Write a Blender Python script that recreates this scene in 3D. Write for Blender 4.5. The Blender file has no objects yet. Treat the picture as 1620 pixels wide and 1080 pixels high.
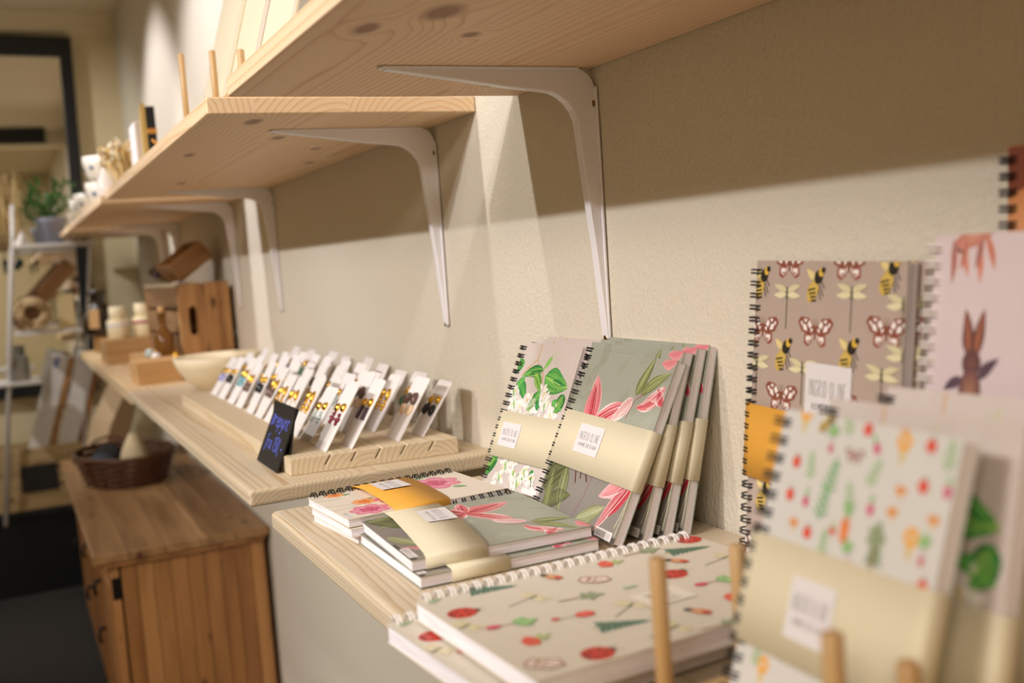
import bpy, math, random
from mathutils import Vector, Matrix, Euler
random.seed(7)
PI = math.pi
Z0 = 1.15                       # camera height above the floor; measured heights below are relative to it
sc = bpy.context.scene
COL = sc.collection

# ------------------------------------------------------------------ camera, world, light, exposure
FPX = 1659.0
YAW, PITCH, ROLL = math.radians(25.6), math.radians(-4.98), math.radians(-4.17)
def camera_axes():
    f = Vector((math.sin(YAW)*math.cos(PITCH), math.cos(YAW)*math.cos(PITCH), math.sin(PITCH)))
    r = Vector((math.cos(YAW), -math.sin(YAW), 0)); u = r.cross(f)
    return (math.cos(ROLL)*r + math.sin(ROLL)*u, -math.sin(ROLL)*r + math.cos(ROLL)*u, f)
RX, UX, FX = camera_axes()
cam = bpy.data.cameras.new('camera'); cam_o = bpy.data.objects.new('camera', cam); COL.objects.link(cam_o)
cam.sensor_width = 36.0; cam.lens = 36.0*FPX/1620.0; cam.clip_start = 0.02
cam_o.matrix_world = Matrix(((RX.x, UX.x, -FX.x, 0), (RX.y, UX.y, -FX.y, 0), (RX.z, UX.z, -FX.z, Z0), (0, 0, 0, 1)))
cam.dof.use_dof = True; cam.dof.focus_distance = 0.93; cam.dof.aperture_fstop = 4.8; cam.dof.aperture_blades = 8
sc.camera = cam_o

sc.view_settings.view_transform = 'Standard'; sc.view_settings.look = 'None'
sc.view_settings.gamma = 1.0; sc.view_settings.use_curve_mapping = False
sc.view_settings.exposure = 0.06

w = bpy.data.worlds.new('world'); sc.world = w; w.use_nodes = True
w.node_tree.nodes['Background'].inputs[0].default_value = (1.0, 0.80, 0.58, 1)
w.node_tree.nodes['Background'].inputs[1].default_value = 0.02

def spot(name, loc, target, power, col, cone=95, blend=0.6, radius=0.022):
    l = bpy.data.lights.new(name, 'SPOT'); l.energy = power; l.color = col
    l.spot_size = math.radians(cone); l.spot_blend = blend; l.shadow_soft_size = radius
    o = bpy.data.objects.new(name, l); COL.objects.link(o)
    o.location = (loc[0], loc[1], loc[2]+Z0)
    d = Vector(target) - Vector(loc)
    o.rotation_euler = d.to_track_quat('-Z', 'Y').to_euler()
    return o
WARM = (0.97, 0.96, 0.92); PINK = (0.94, 0.93, 0.99)
# ceiling track 2.1 m out from the wall, and a second row of downlights close to the wall
spot('track_spot', (-1.63, 0.42, 0.95), (0.45, 1.12, -0.1), 72, PINK, 60, 1.0)
spot('track_spot', (-1.63, 1.14, 0.95), (0.45, 1.3, -0.1), 52, WARM, 70, 1.0)
spot('track_spot', (-1.63, 2.30, 0.95), (0.45, 2.5, -0.1), 52, PINK, 55)
spot('wall_spot', (-0.45, 0.28, 0.95), (0.45, 1.15, 0.0), 16, PINK, 62, .5)
spot('wall_spot', (-0.45, 1.14, 0.95), (0.45, 1.15, 0.0), 16, WARM, 70)
spot('wall_spot', (-0.30, 2.35, 0.95), (0.45, 2.55, 0.3), 44, PINK, 70)
spot('wall_spot', (-0.25, 3.45, 0.95), (0.45, 3.45, 0.3), 36, PINK, 70)
spot('track_spot', (-1.0, 3.6, 0.95), (0.0, 4.35, -0.25), 60, WARM, 90)  # off the track: added to brighten the far wall and canvas boards
# two wide soft fills, added under the ceiling to lift the shade
for fx, fy, fw in ((-1.6, 0.35, 28), (-1.2, -1.0, 30)):
    fl = bpy.data.lights.new('fill_light', 'AREA'); fl.shape = 'DISK'; fl.size = 0.8; fl.energy = fw; fl.color = (1.0, 0.89, 0.77)
    flo = bpy.data.objects.new('fill_light', fl); COL.objects.link(flo); flo.location = (fx, fy, 1.02+Z0)

# ------------------------------------------------------------------ helpers
def srgb(c):
    if isinstance(c, str):
        c = c.lstrip('#'); c = tuple(int(c[i:i+2], 16)/255 for i in (0, 2, 4))
    return tuple((x/12.92 if x <= 0.04045 else ((x+0.055)/1.055)**2.4) for x in c[:3])
def at_y(px, py, Y):            # a measured image direction followed to depth Y
    d = FX + (px-810)/FPX*RX - (py-540)/FPX*UX
    return d*(Y/d.y)

class MB:
    """collects shapes; build() links them as one mesh object"""
    def __init__(s): s.v = []; s.f = []; s.sm = []
    def add(s, vs, fs, smooth=False):
        n = len(s.v); s.v += [tuple(v) for v in vs]
        for f in fs: s.f.append(tuple(i+n for i in f)); s.sm.append(smooth)
        return s
    def box(s, x0, y0, z0, x1, y1, z1, M=None):
        vs = [Vector((x, y, z)) for z in (z0, z1) for y in (y0, y1) for x in (x0, x1)]
        if M: vs = [M @ v for v in vs]
        return s.add(vs, [(0,2,3,1),(4,5,7,6),(0,1,5,4),(2,6,7,3),(0,4,6,2),(1,3,7,5)])
    def tube(s, pts, r, n=8, caps=True, closed=False):
        pts = [Vector(p) for p in pts]; m = len(pts); rs = r if isinstance(r, (list, tuple)) else [r]*m
        vs = []; ref = None
        for i, p in enumerate(pts):
            a = pts[(i-1) % m] if (closed or i > 0) else p; b = pts[(i+1) % m] if (closed or i < m-1) else p
            t = (b-a).normalized()
            if ref is None: ref = t.orthogonal().normalized()
            ref = (ref - t*ref.dot(t)).normalized(); bi = t.cross(ref)
            for k in range(n):
                an = 2*PI*k/n; vs.append(p + rs[i]*(math.cos(an)*ref + math.sin(an)*bi))
        fs = []
        for i in range(m if closed else m-1):
            j = (i+1) % m
            for k in range(n): fs.append((i*n+k, i*n+(k+1) % n, j*n+(k+1) % n, j*n+k))
        s.add(vs, fs, True)
        if caps and not closed: 
            b = len(s.v)-m*n
            s.f.append(tuple(b+k for k in reversed(range(n)))); s.sm.append(False)
            s.f.append(tuple(b+(m-1)*n+k for k in range(n))); s.sm.append(False)
        return s
    def lathe(s, prof, c=(0,0,0), n=24, sx=1, sy=1, cap0=True, cap1=True):
        vs = []; c = Vector(c)
        for r, z in prof:
            for k in range(n):
                a = 2*PI*k/n; vs.append(c + Vector((r*sx*math.cos(a), r*sy*math.sin(a), z)))
        fs = []
        for i in range(len(prof)-1):
            for k in range(n): fs.append((i*n+k, i*n+(k+1) % n, (i+1)*n+(k+1) % n, (i+1)*n+k))
        s.add(vs, fs, True)
        b = len(s.v)-len(vs)
        if cap0: s.f.append(tuple(b+k for k in reversed(range(n)))); s.sm.append(False)
        if cap1: s.f.append(tuple(b+(len(prof)-1)*n+k for k in range(n))); s.sm.append(False)
        return s
    def prism(s, poly, a, b, plane='xz'):
        n = len(poly)
        def P(p, d): return {'xz': (p[0], d, p[1]), 'xy': (p[0], p[1], d), 'yz': (d, p[0], p[1])}[plane]
        vs = [P(p, a) for p in poly] + [P(p, b) for p in poly]
        fs = [tuple(range(n)), tuple(reversed(range(n, 2*n)))] + [(i, i+n, (i+1) % n + n, (i+1) % n) for i in range(n)]
        return s.add(vs, fs)
    def mesh(s, name, mat=None):
        me = bpy.data.meshes.new(name); me.from_pydata(s.v, [], s.f)
        me.polygons.foreach_set('use_smooth', s.sm)
        if mat: me.materials.append(mat)
        me.update(); return me
    def build(s, name, mat, parent=None, bevel=0, seg=2):
        return link(name, s.mesh(name, mat), parent, bevel, seg)
def link(name, me, parent=None, bevel=0, seg=2):
    o = bpy.data.objects.new(name, me); COL.objects.link(o)
    if parent: o.parent = parent
    if bevel:
        b = o.modifiers.new('bevel', 'BEVEL'); b.width = bevel; b.segments = seg; b.limit_method = 'ANGLE'
        b.harden_normals = False
    return o
def fix_normals(o):
    import bmesh
    bm = bmesh.new(); bm.from_mesh(o.data); bmesh.ops.recalc_face_normals(bm, faces=bm.faces); bm.to_mesh(o.data); bm.free()
    return o
def tag(o, label, cat, group=None):
    o['label'] = label; o['category'] = cat
    if group: o['group'] = group
    return o
def struct(o): o['kind'] = 'structure'; return o
def empty(name, loc=(0,0,0), label=None, cat=None, group=None, rot=(0,0,0)):
    o = bpy.data.objects.new(name, None); COL.objects.link(o); o.empty_display_size = 0.05
    o.location = (loc[0], loc[1], loc[2]+Z0); o.rotation_euler = rot
    if label: tag(o, label, cat, group)
    return o
def put(o, x, y, z, rot=(0,0,0)):
    o.location = (x, y, z+Z0); o.rotation_euler = rot; return o

# ------------------------------------------------------------------ materials
class NT:
    def __init__(s, name, rough=0.5, spec=0.5):
        s.m = bpy.data.materials.new(name); s.m.use_nodes = True; s.t = s.m.node_tree; s.n = s.t.nodes
        s.b = s.n['Principled BSDF']; s.b.inputs['Roughness'].default_value = rough
        s.b.inputs['Specular IOR Level'].default_value = spec
    def node(s, typ, **kw):
        n = s.n.new(typ)
        for k, v in kw.items(): setattr(n, k, v)
        return n
    def set(s, sock, v):
        if hasattr(v, 'links') or isinstance(v, bpy.types.NodeSocket): s.t.links.new(v, sock)
        else: sock.default_value = v
    def math(s, op, a, b=0.0, c=None, clamp=False):
        n = s.node('ShaderNodeMath', operation=op); n.use_clamp = clamp
        s.set(n.inputs[0], a); s.set(n.inputs[1], b)
        if c is not None: s.set(n.inputs[2], c)
        return n.outputs[0]
    def coord(s, which='Object'): return s.node('ShaderNodeTexCoord').outputs[which]
    def mapping(s, v, scale=(1,1,1), loc=(0,0,0), rot=(0,0,0)):
        n = s.node('ShaderNodeMapping'); s.set(n.inputs['Vector'], v)
        n.inputs['Scale'].default_value = scale; n.inputs['Location'].default_value = loc; n.inputs['Rotation'].default_value = rot
        return n.outputs[0]
    def noise(s, v, scale=5, detail=3, rough=0.5):
        n = s.node('ShaderNodeTexNoise'); s.set(n.inputs['Vector'], v); n.inputs['Scale'].default_value = scale
        n.inputs['Detail'].default_value = detail; n.inputs['Roughness'].default_value = rough
        return n.outputs[0]
    def ramp(s, v, stops):
        n = s.node('ShaderNodeValToRGB'); s.set(n.inputs[0], v); e = n.color_ramp.elements
        while len(e) < len(stops): e.new(0.5)
        for i, (p, c) in enumerate(stops): e[i].position = p; e[i].color = (*c, 1)
        return n.outputs[0]
    def mix(s, f, a, b, mode='MIX'):
        n = s.node('ShaderNodeMix', data_type='RGBA', blend_type=mode)
        s.set(n.inputs[0], f)
        for i, v in ((6, a), (7, b)):
            if isinstance(v, tuple): v = (*v[:3], 1)
            s.set(n.inputs[i], v)
        return n.outputs[2]
    def bump(s, h, strength=0.2, dist=0.001):
        n = s.node('ShaderNodeBump'); n.inputs['Strength'].default_value = strength; n.inputs['Distance'].default_value = dist
        s.set(n.inputs['Height'], h); s.t.links.new(n.outputs[0], s.b.inputs['Normal'])
    def out(s, col): s.set(s.b.inputs['Base Color'], (*col, 1) if isinstance(col, tuple) else col); return s.m

def plain(name, c, rough=0.5, metal=0.0, noise=0.06, scale=60, spec=0.5):
    t = NT(name, rough, spec); c = srgb(c); t.b.inputs['Metallic'].default_value = metal
    if noise:
        n = t.noise(t.coord(), scale, 3)
        col = t.mix(n, tuple(x*(1-noise) for x in c), tuple(min(1, x*(1+noise)) for x in c))
        return t.out(col)
    return t.out(c)

def pine(name, light, mid, dark, knots=(), strip=0.1, freq=150, rough=0.55, seed=0.0, along='y', spread=0.05):
    """solid pine: growth rings about a pith line per glued strip, so faces show grain and ends show arcs"""
    t = NT(name, rough, 0.35); v = t.coord()
    if along == 'x': v = t.mapping(v, rot=(0, 0, PI/2))
    if along == 'z': v = t.mapping(v, rot=(PI/2, 0, 0))
    sp = t.node('ShaderNodeSeparateXYZ'); t.set(sp.inputs[0], v); x, y, z = sp.outputs
    idx = t.math('FLOOR', t.math('DIVIDE', x, strip))
    wn = t.node('ShaderNodeTexWhiteNoise', noise_dimensions='1D'); t.set(wn.inputs['W'], t.math('ADD', idx, 3.7+seed))
    s2 = t.node('ShaderNodeSeparateColor'); t.set(s2.inputs[0], wn.outputs['Color']); r1, r2, r3 = s2.outputs
    n1 = t.noise(t.mapping(v, (1, 0.12, 1), (seed, seed*2, 0)), 9, 2)
    n2 = t.noise(t.mapping(v, (6, 0.7, 6), (seed, 0, seed)), 14, 2)
    dist = t.math('ADD', t.math('MULTIPLY', t.math('SUBTRACT', n1, 0.5), 0.034), t.math('MULTIPLY', t.math('SUBTRACT', n2, 0.5), 0.003))
    cx = t.math('MULTIPLY', t.math('ADD', idx, t.math('ADD', t.math('MULTIPLY', r1, 1.2), -0.1)), strip)
    xx = t.math('ADD', t.math('SUBTRACT', x, cx), dist)
    zz = t.math('ADD', t.math('ADD', z, t.math('ADD', 0.012, t.math('MULTIPLY', r2, spread))), t.math('MULTIPLY', dist, 0.6))
    r = t.math('SQRT', t.math('ADD', t.math('MULTIPLY', xx, xx), t.math('MULTIPLY', zz, zz)))
    mask = None
    for kx, ky, rx, ry in knots:
        dx = t.math('DIVIDE', t.math('SUBTRACT', x, kx), rx); dy = t.math('DIVIDE', t.math('SUBTRACT', y, ky), ry)
        d2 = t.math('ADD', t.math('MULTIPLY', dx, dx), t.math('MULTIPLY', dy, dy))
        g = t.math('EXPONENT', t.math('MULTIPLY', d2, -0.22))
        r = t.math('ADD', r, t.math('MULTIPLY', g, 0.020))
        k = t.math('SUBTRACT', 1.5, t.math('SQRT', d2), clamp=True)
        k = t.math('MULTIPLY', k, 1.3, clamp=True)
        mask = k if mask is None else t.math('MAXIMUM', mask, k)
    ring = t.math('FRACT', t.math('ADD', t.math('MULTIPLY', r, freq), t.math('MULTIPLY', r3, 3.0)))
    col = t.ramp(ring, [(0.0, srgb(light)), (0.45, srgb(light)), (0.75, srgb(mid)), (0.9, srgb(dark)), (1.0, srgb(light))])
    fine = t.noise(t.mapping(v, (1, 0.03, 1)), 420, 2)
    big = t.noise(t.mapping(v, (3, 0.6, 3), (seed, 1, 2)), 3, 2)
    col = t.mix(t.math('MULTIPLY', fine, 0.22), col, srgb(mid))
    col = t.mix(t.math('MULTIPLY', t.math('SUBTRACT', big, 0.35, clamp=True), 0.7), col, srgb(mid))
    if mask is not None: col = t.mix(t.math('MULTIPLY', mask, 0.8), col, srgb('8a5836'))
    t.bump(t.math('ADD', t.math('MULTIPLY', ring, 0.4), fine), 0.12, 0.0006)
    return t.out(col)

def plank_wood(name, a, b, dark, along='z', freq=34):
    """honey pine whose tone changes from board to board (Object Info random)"""
    t = NT(name, 0.42, 0.5); v = t.coord(); oi = t.node('ShaderNodeObjectInfo').outputs['Random']
    sc_ = {'z': (1, 1, 0.08), 'y': (1, 0.08, 1), 'x': (0.08, 1, 1)}[along]
    mp = t.node('ShaderNodeMapping'); t.set(mp.inputs[0], v); mp.inputs['Scale'].default_value = sc_
    cb = t.node('ShaderNodeCombineXYZ'); 
    for i in range(3): t.set(cb.inputs[i], t.math('MULTIPLY', oi, 9.0+i))
    t.set(mp.inputs['Location'], cb.outputs[0])
    g = t.noise(mp.outputs[0], freq, 4, 0.6)
    kn = t.node('ShaderNodeTexVoronoi'); mp2 = t.node('ShaderNodeMapping'); t.set(mp2.inputs[0], v); t.set(mp2.inputs['Location'], cb.outputs[0])
    mp2.inputs['Scale'].default_value = {'z': (1.0, 1, 0.55), 'y': (1, 0.55, 1), 'x': (.55, 1, 1)}[along]
    t.set(kn.inputs['Vector'], mp2.outputs[0]); kn.inputs['Scale'].default_value = 15
    k = t.math('MULTIPLY', t.math('SUBTRACT', 0.16, kn.outputs['Distance'], clamp=True), 8, clamp=True)
    base = t.mix(oi, srgb(a), srgb(b))
    col = t.mix(t.math('MULTIPLY', t.math('SUBTRACT', g, 0.42, clamp=True), 3.0, clamp=True), base, srgb(dark))
    col = t.mix(k, col, srgb('4a2512'))
    t.bump(g, 0.1, 0.001)
    return t.out(col)

def wall_mat():
    t = NT('cream_woven_wallpaper', 0.8, 0.2); v = t.coord()
    a = t.noise(t.mapping(v, (1, 1.0, 0.28), rot=(0.45, 0, 0)), 330, 2)
    b = t.noise(v, 160, 2)
    vo = t.node('ShaderNodeTexVoronoi'); t.set(vo.inputs['Vector'], v); vo.inputs['Scale'].default_value = 270
    c = t.noise(t.mapping(v, (1, 1, 0.15), rot=(-0.25, 0, 0)), 60, 2)
    h = t.math('ADD', t.math('ADD', a, t.math('MULTIPLY', vo.outputs['Distance'], 0.5)), t.math('ADD', t.math('MULTIPLY', b, .5), t.math('MULTIPLY', c, 0.9)))
    t.bump(h, 0.6, 0.0018)
    col = t.mix(t.noise(v, 3, 2), srgb('dcd3c2'), srgb('d6ccb9'))
    return t.out(col)

def page_mat():
    t = NT('paper_page_edges', 0.7, 0.2); sp = t.node('ShaderNodeSeparateXYZ'); v = t.coord(); t.set(sp.inputs[0], v)
    cb = t.node('ShaderNodeCombineXYZ'); t.set(cb.inputs[2], sp.outputs[2])
    t.set(cb.inputs[0], t.math('MULTIPLY', sp.outputs[0], 0.02)); t.set(cb.inputs[1], t.math('MULTIPLY', sp.outputs[1], 0.02))
    n = t.noise(cb.outputs[0], 1100, 3, 0.7); n2 = t.noise(cb.outputs[0], 420, 1)
    col = t.ramp(t.math('ADD', t.math('MULTIPLY', n, 0.6), t.math('MULTIPLY', n2, 0.4)), [(0.36, srgb('d4cad0')), (0.46, srgb('ebe5ea')), (0.62, srgb('f7f3f8')), (0.72, srgb('dbd2d7'))])
    t.bump(n, 0.18, 0.0003)
    return t.out(col)

def print_mat():
    t = NT('printed_ink', 0.42, 0.45); a = t.node('ShaderNodeVertexColor'); a.layer_name = 'ink'
    n = t.noise(t.coord(), 380, 4, 0.7)
    col = t.mix(t.math('MULTIPLY', t.math('SUBTRACT', n, 0.5), 0.55), a.outputs[0], (1, 1, 1), 'OVERLAY')
    return t.out(col)

def painted_cover(name, cols, scale=18):
    t = NT(name, 0.42, 0.45); n = t.noise(t.mapping(t.coord(), (1, 0.7, 1)), scale, 4, 0.6)
    return t.out(t.ramp(n, [(0.3, srgb(cols[0])), (0.5, srgb(cols[1])), (0.7, srgb(cols[2]))]))

M = {}
KN1 = [(-0.062, -0.128, 0.016, 0.022), (0.062, 0.02, 0.009, 0.012)]
M['wall'] = wall_mat()
M['plaster'] = plain('cream_plaster', 'd9ccaa', 0.8, noise=0.04, scale=4)
M['ceiling'] = plain('cream_ceiling_paint', 'dbd0b4', 0.8, noise=0.03, scale=3)
M['carpet'] = plain('dark_grey_carpet', '2b2826', 0.95, noise=0.3, scale=180)
M['navy'] = plain('navy_paint', '0a1019', 0.4, noise=0.15, scale=20)
M['white_metal'] = plain('white_enamel', 'f0ecef', 0.28, noise=0.015, scale=40)
M['brass'] = plain('brass_screw', '8a6a35', 0.3, 1.0, 0.2, 300)
M['gold'] = plain('gold_plate', 'e8b84a', 0.18, 1.0, 0.1, 200)
M['black_wire'] = plain('black_wire', '171414', 0.3, noise=0.1, scale=200)
M['white_wire'] = plain('white_wire', 'efe9e4', 0.3, noise=0.03, scale=200)
M['pages'] = page_mat()
M['ink'] = print_mat()
M['band_cream'] = plain('cream_paper_band', 'd8cdb0', 0.65, noise=0.02, scale=30)
M['band_orange'] = plain('mustard_paper_band', 'e0a33e', 0.6, noise=0.03, scale=30)
M['card'] = plain('white_card_stock', 'ebe4e1', 0.6, noise=0.02, scale=60)
M['chalk'] = plain('black_chalkboard', '191615', 0.6, noise=0.15, scale=60)
M['dowel'] = plank_wood('beech_dowel_wood', 'cfac7c', 'c49e6c', 'b08856', 'z', 60)
M['bowl'] = plain('pale_turned_wood', 'eddcba', 0.5, noise=0.05, scale=40)
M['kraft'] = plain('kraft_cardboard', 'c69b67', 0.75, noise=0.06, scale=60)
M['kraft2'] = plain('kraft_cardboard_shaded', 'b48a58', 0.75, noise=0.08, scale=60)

# ------------------------------------------------------------------ printing: flat inks as thin coloured faces
GLY = {'I': [[(.5,0),(.5,1)]], 'N': [[(0,0),(0,1),(1,0),(1,1)]], 'G': [[(1,.8),(.7,1),(.2,.95),(0,.5),(.2,.05),(.7,0),(1,.2),(1,.45),(.6,.45)]],
       'R': [[(0,0),(0,1),(.7,1),(1,.8),(.7,.55),(0,.5)],[(.4,.5),(1,0)]], 'D': [[(0,0),(0,1),(.6,.95),(1,.5),(.6,.05),(0,0)]],
       'O': [[(.5,0),(.1,.2),(0,.5),(.1,.8),(.5,1),(.9,.8),(1,.5),(.9,.2),(.5,0)]], 'L': [[(0,1),(0,0),(.9,0)]], 'E': [[(.9,1),(0,1),(0,0),(.9,0)],[(0,.52),(.7,.52)]],
       'H': [[(0,0),(0,1)],[(1,0),(1,1)],[(0,.5),(1,.5)]], 'M': [[(0,0),(0,1),(.5,.4),(1,1),(1,0)]], 'S': [[(1,.85),(.6,1),(.1,.85),(.1,.6),(.9,.4),(.9,.12),(.5,0),(0,.15)]],
       'ø': [[(.5,0),(.1,.15),(0,.32),(.1,.52),(.5,.62),(.9,.5),(1,.32),(.9,.12),(.5,0)],[(0,-.1),(1,.75)]],
       'Ø': [[(.5,0),(.1,.2),(0,.5),(.1,.8),(.5,1),(.9,.8),(1,.5),(.9,.2),(.5,0)],[(-.1,-.1),(1.1,1.1)]],
       'r': [[(0,0),(0,.6),(0,.4),(.4,.62),(.8,.55)]], 'e': [[(0,.32),(.9,.36),(.8,.58),(.4,.64),(.05,.45),(.05,.15),(.4,0),(.9,.1)]],
       'p': [[(0,-.4),(0,.6),(.1,.45),(.6,.62),(.95,.35),(.6,.02),(.05,.1)]], 'y': [[(0,.62),(.1,.2),(.5,.05),(.9,.3)],[(.95,.65),(.9,-.1),(.5,-.4),(.1,-.3)]],
       'n': [[(0,0),(0,.6),(0,.45),(.5,.64),(.9,.5),(.95,0)]], 't': [[(.4,1),(.35,.15),(.6,0),(.9,.1)],[(0,.62),(.9,.66)]],
       'f': [[(.9,.95),(.5,1),(.35,.8),(.3,-.3)],[(0,.5),(.8,.55)]], 'a': [[(.9,.55),(.4,.62),(.05,.35),(.2,.03),(.6,.1),(.9,.5),(.9,.1),(1.05,0)]],
       'k': [[(0,0),(0,1)],[(.8,.6),(.05,.3),(.9,0)]], '1': [[(.2,.8),(.6,1),(.6,0)]], '5': [[(.9,1),(.2,1),(.15,.55),(.6,.62),(.95,.35),(.6,0),(.05,.08)]],
       '0': [[(.5,0),(.1,.2),(0,.5),(.1,.8),(.5,1),(.9,.8),(1,.5),(.9,.2),(.5,0)]], ',': [[(.4,.1),(.2,-.2)]], '-': [[(0,.35),(.8,.38)]]}
class Art:
    """a print of W x H millimetres, clipped at the sheet edge; colours are inks only"""
    def __init__(s, W, H): s.W = W; s.H = H; s.V = []; s.F = []; s.C = []; s.k = 0; s.T = None
    def tr(s, x=0, y=0, ang=0, sc=1, mx=1):
        s.T = (x, y, math.cos(math.radians(ang))*sc, math.sin(math.radians(ang))*sc, mx) if (x or y or ang or sc != 1) else None
    def face(s, pts, cols):
        if s.T:
            x, y, c, n, mx = s.T; pts = [(x + mx*p[0]*c - p[1]*n, y + mx*p[0]*n + p[1]*c) for p in pts]
        poly = [(*p, *c) for p, c in zip(pts, cols)]
        for ax, lim, sg in ((0, 0.2, 1), (0, s.W-0.2, -1), (1, 0.2, 1), (1, s.H-0.2, -1)):
            out = []
            for i, a in enumerate(poly):
                b = poly[i-1]; ia = sg*(a[ax]-lim) >= 0; ib = sg*(b[ax]-lim) >= 0
                if ia != ib:
                    t = (lim-b[ax])/(a[ax]-b[ax]); out.append(tuple(q+(p-q)*t for p, q in zip(a, b)))
                if ia: out.append(a)
            poly = out
            if len(poly) < 3: return
        ar = sum(poly[i-1][0]*poly[i][1]-poly[i][0]*poly[i-1][1] for i in range(len(poly)))
        if ar < 0: poly = poly[::-1]
        n = len(s.V)
        for p in poly: s.V.append((p[0]/1000, p[1]/1000, s.k*1.2e-6)); s.C.append(p[2:5])
        s.F.append(tuple(range(n, n+len(poly))))
    def up(s): s.k += 1
    def poly(s, pts, c, cc=None):
        s.up(); c = srgb(c)
        if cc is None: s.face(pts, [c]*len(pts)); return
        cc = srgb(cc); m = (sum(p[0] for p in pts)/len(pts), sum(p[1] for p in pts)/len(pts))
        for i in range(len(pts)): s.face([pts[i-1], pts[i], m], [c, c, cc])
    def ell(s, x, y, rx, ry, ang=0, c='ffffff', cc=None, n=14):
        a0 = math.radians(ang); P = []
        for k in range(n):
            a = 2*PI*k/n; p, q = rx*math.cos(a), ry*math.sin(a); P.append((x+p*math.cos(a0)-q*math.sin(a0), y+p*math.sin(a0)+q*math.cos(a0)))
        s.poly(P, c, cc or c)
    def petal(s, p0, p1, wd, mid, edge, bend=0.0, tipc=None, n=9, sharp=0.75, outline=None):
        """leaf or petal from p0 to p1: curved strip with a midrib colour and an edge colour"""
        if outline: s.petal(p0, p1, wd+1.3, outline, outline, bend, None, n, sharp)
        s.up(); mid = srgb(mid); edge = srgb(edge); tipc = srgb(tipc) if tipc else None
        dx, dy = p1[0]-p0[0], p1[1]-p0[1]; L = math.hypot(dx, dy); nx, ny = -dy/L, dx/L
        rows = []
        for i in range(n+1):
            t = i/n; b = bend*L*4*t*(1-t)/4; x = p0[0]+dx*t+nx*b; y = p0[1]+dy*t+ny*b
            h = wd/2*max(0.0, math.sin(PI*t**sharp))**0.8
            jig = 1+0.12*math.sin(7*t+wd)
            m = mid if not tipc else tuple(a+(c-a)*t for a, c in zip(mid, tipc))
            rows.append((((x+nx*h*jig, y+ny*h*jig), edge), ((x, y), m), ((x-nx*h, y-ny*h), tuple(.92*a for a in edge))))
        for a, b in zip(rows, rows[1:]):
            for j in (0, 1): s.face([a[j][0], a[j+1][0], b[j+1][0], b[j][0]], [a[j][1], a[j+1][1], b[j+1][1], b[j][1]])
    def streaks(s, p0, p1, wd, cols, bend=0.0, n=5, rnd=random.Random(21)):
        dx, dy = p1[0]-p0[0], p1[1]-p0[1]; L = math.hypot(dx, dy); nx, ny = -dy/L, dx/L
        for i in range(n):
            o = (i+.5)/n-.5; t0 = rnd.uniform(.04, .3); t1 = rnd.uniform(.55, .93); P = []
            for k in range(6):
                t = t0+(t1-t0)*k/5; h = wd/2*max(0.0, math.sin(PI*t**.75))**.8; b = bend*L*t*(1-t); q = 1.7*o*h+b
                P.append((p0[0]+dx*t+nx*q, p0[1]+dy*t+ny*q))
            s.line(P, rnd.uniform(.35, .8), rnd.choice(cols))
    def line(s, pts, wd, c):
        s.up(); c = srgb(c)
        for a, b in zip(pts, pts[1:]):
            L = math.hypot(b[0]-a[0], b[1]-a[1]) or 1; nx, ny = -(b[1]-a[1])/L*wd/2, (b[0]-a[0])/L*wd/2
            s.face([(a[0]+nx, a[1]+ny), (a[0]-nx, a[1]-ny), (b[0]-nx, b[1]-ny), (b[0]+nx, b[1]+ny)], [c]*4)
    def text(s, x, y, txt, w, h, gap, wd, c, slant=0.0):
        s.up(); k = s.k
        for ch in txt:
            if ch == ' ': x += w*0.8; continue
            cw = w*(0.35 if ch == 'I' else 1)
            for st in GLY[ch]:
                s.k = k-1; s.line([(x+cw*p[0]+slant*h*p[1], y+h*p[1]) for p in st], wd, c)
            x += cw+gap
        s.k = k
    def mesh(s, name):
        me = bpy.data.meshes.new(name); me.from_pydata(s.V, [], s.F)
        ca = me.color_attributes.new('ink', 'FLOAT_COLOR', 'POINT')
        ca.data.foreach_set('color', [x for c in s.C for x in (*c, 1.0)])
        me.materials.append(M['ink']); me.update(); return me

# motifs: each drawn around (0,0) pointing up +y, sizes in mm
def ladybug(a):
    for sx in (-1, 1):
        for yy, l in ((-3, 8), (1, 9), (5, 8)): a.line([(sx*4, yy), (sx*l, yy+sx*0.5+1.5)], .5, '4a3028')
    for sx in (-1, 1): a.line([(sx*1.5, 11), (sx*3.5, 15)], .4, '4a3028')
    a.ell(0, 9, 3.6, 3, 0, '2a1c1a'); a.ell(0, 1, 8.8, 9.0, 0, 'b8241c', 'e0483a', 18)
    a.line([(0, 9), (0, -7)], .6, '5a1410')
    for x, y in ((-3, 4), (3, 4), (-3.6, -1), (3.6, -1), (-2, -5), (2, -5)): a.ell(x, y, 1.2, 1.4, 0, '241514', n=8)
def fir(a, c1='2f5b4c', c2='5f8a74'):
    a.line([(0, -14), (0, 12)], 1.2, '7a7a4a')
    for i in range(8):
        y = -9.5+i*3.1; L = 8.6*(1-i/8.8)
        for sx in (-1, 1):
            a.petal((0, y+1.2), (sx*L, y-2.4-.3*(i % 2)), 2.5, c1, c2, 0.12*sx, n=4); a.petal((0, y), (sx*L*.6, y-2.6), 1.9, c2, c1, 0.1*sx, n=3)
    a.petal((0, 11), (0, 16), 1.8, c1, c2, n=3)
def dragonfly(a, wing='d9ceaa', body='6f6a55'):
    for sx in (-1, 1):
        a.petal((0, 6), (sx*13, 9.5), 4.2, wing, 'cbbf94', 0.05*sx, n=6); a.petal((0, 4), (sx*13, 3.2), 4.2, 'e4dab0', wing, -.05*sx, n=6)
    a.line([(0, -17), (0, 3)], .7, body); a.petal((0, 0), (0, 9), 2.2, '5a5a46', '7d7a60', n=5)
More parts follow.
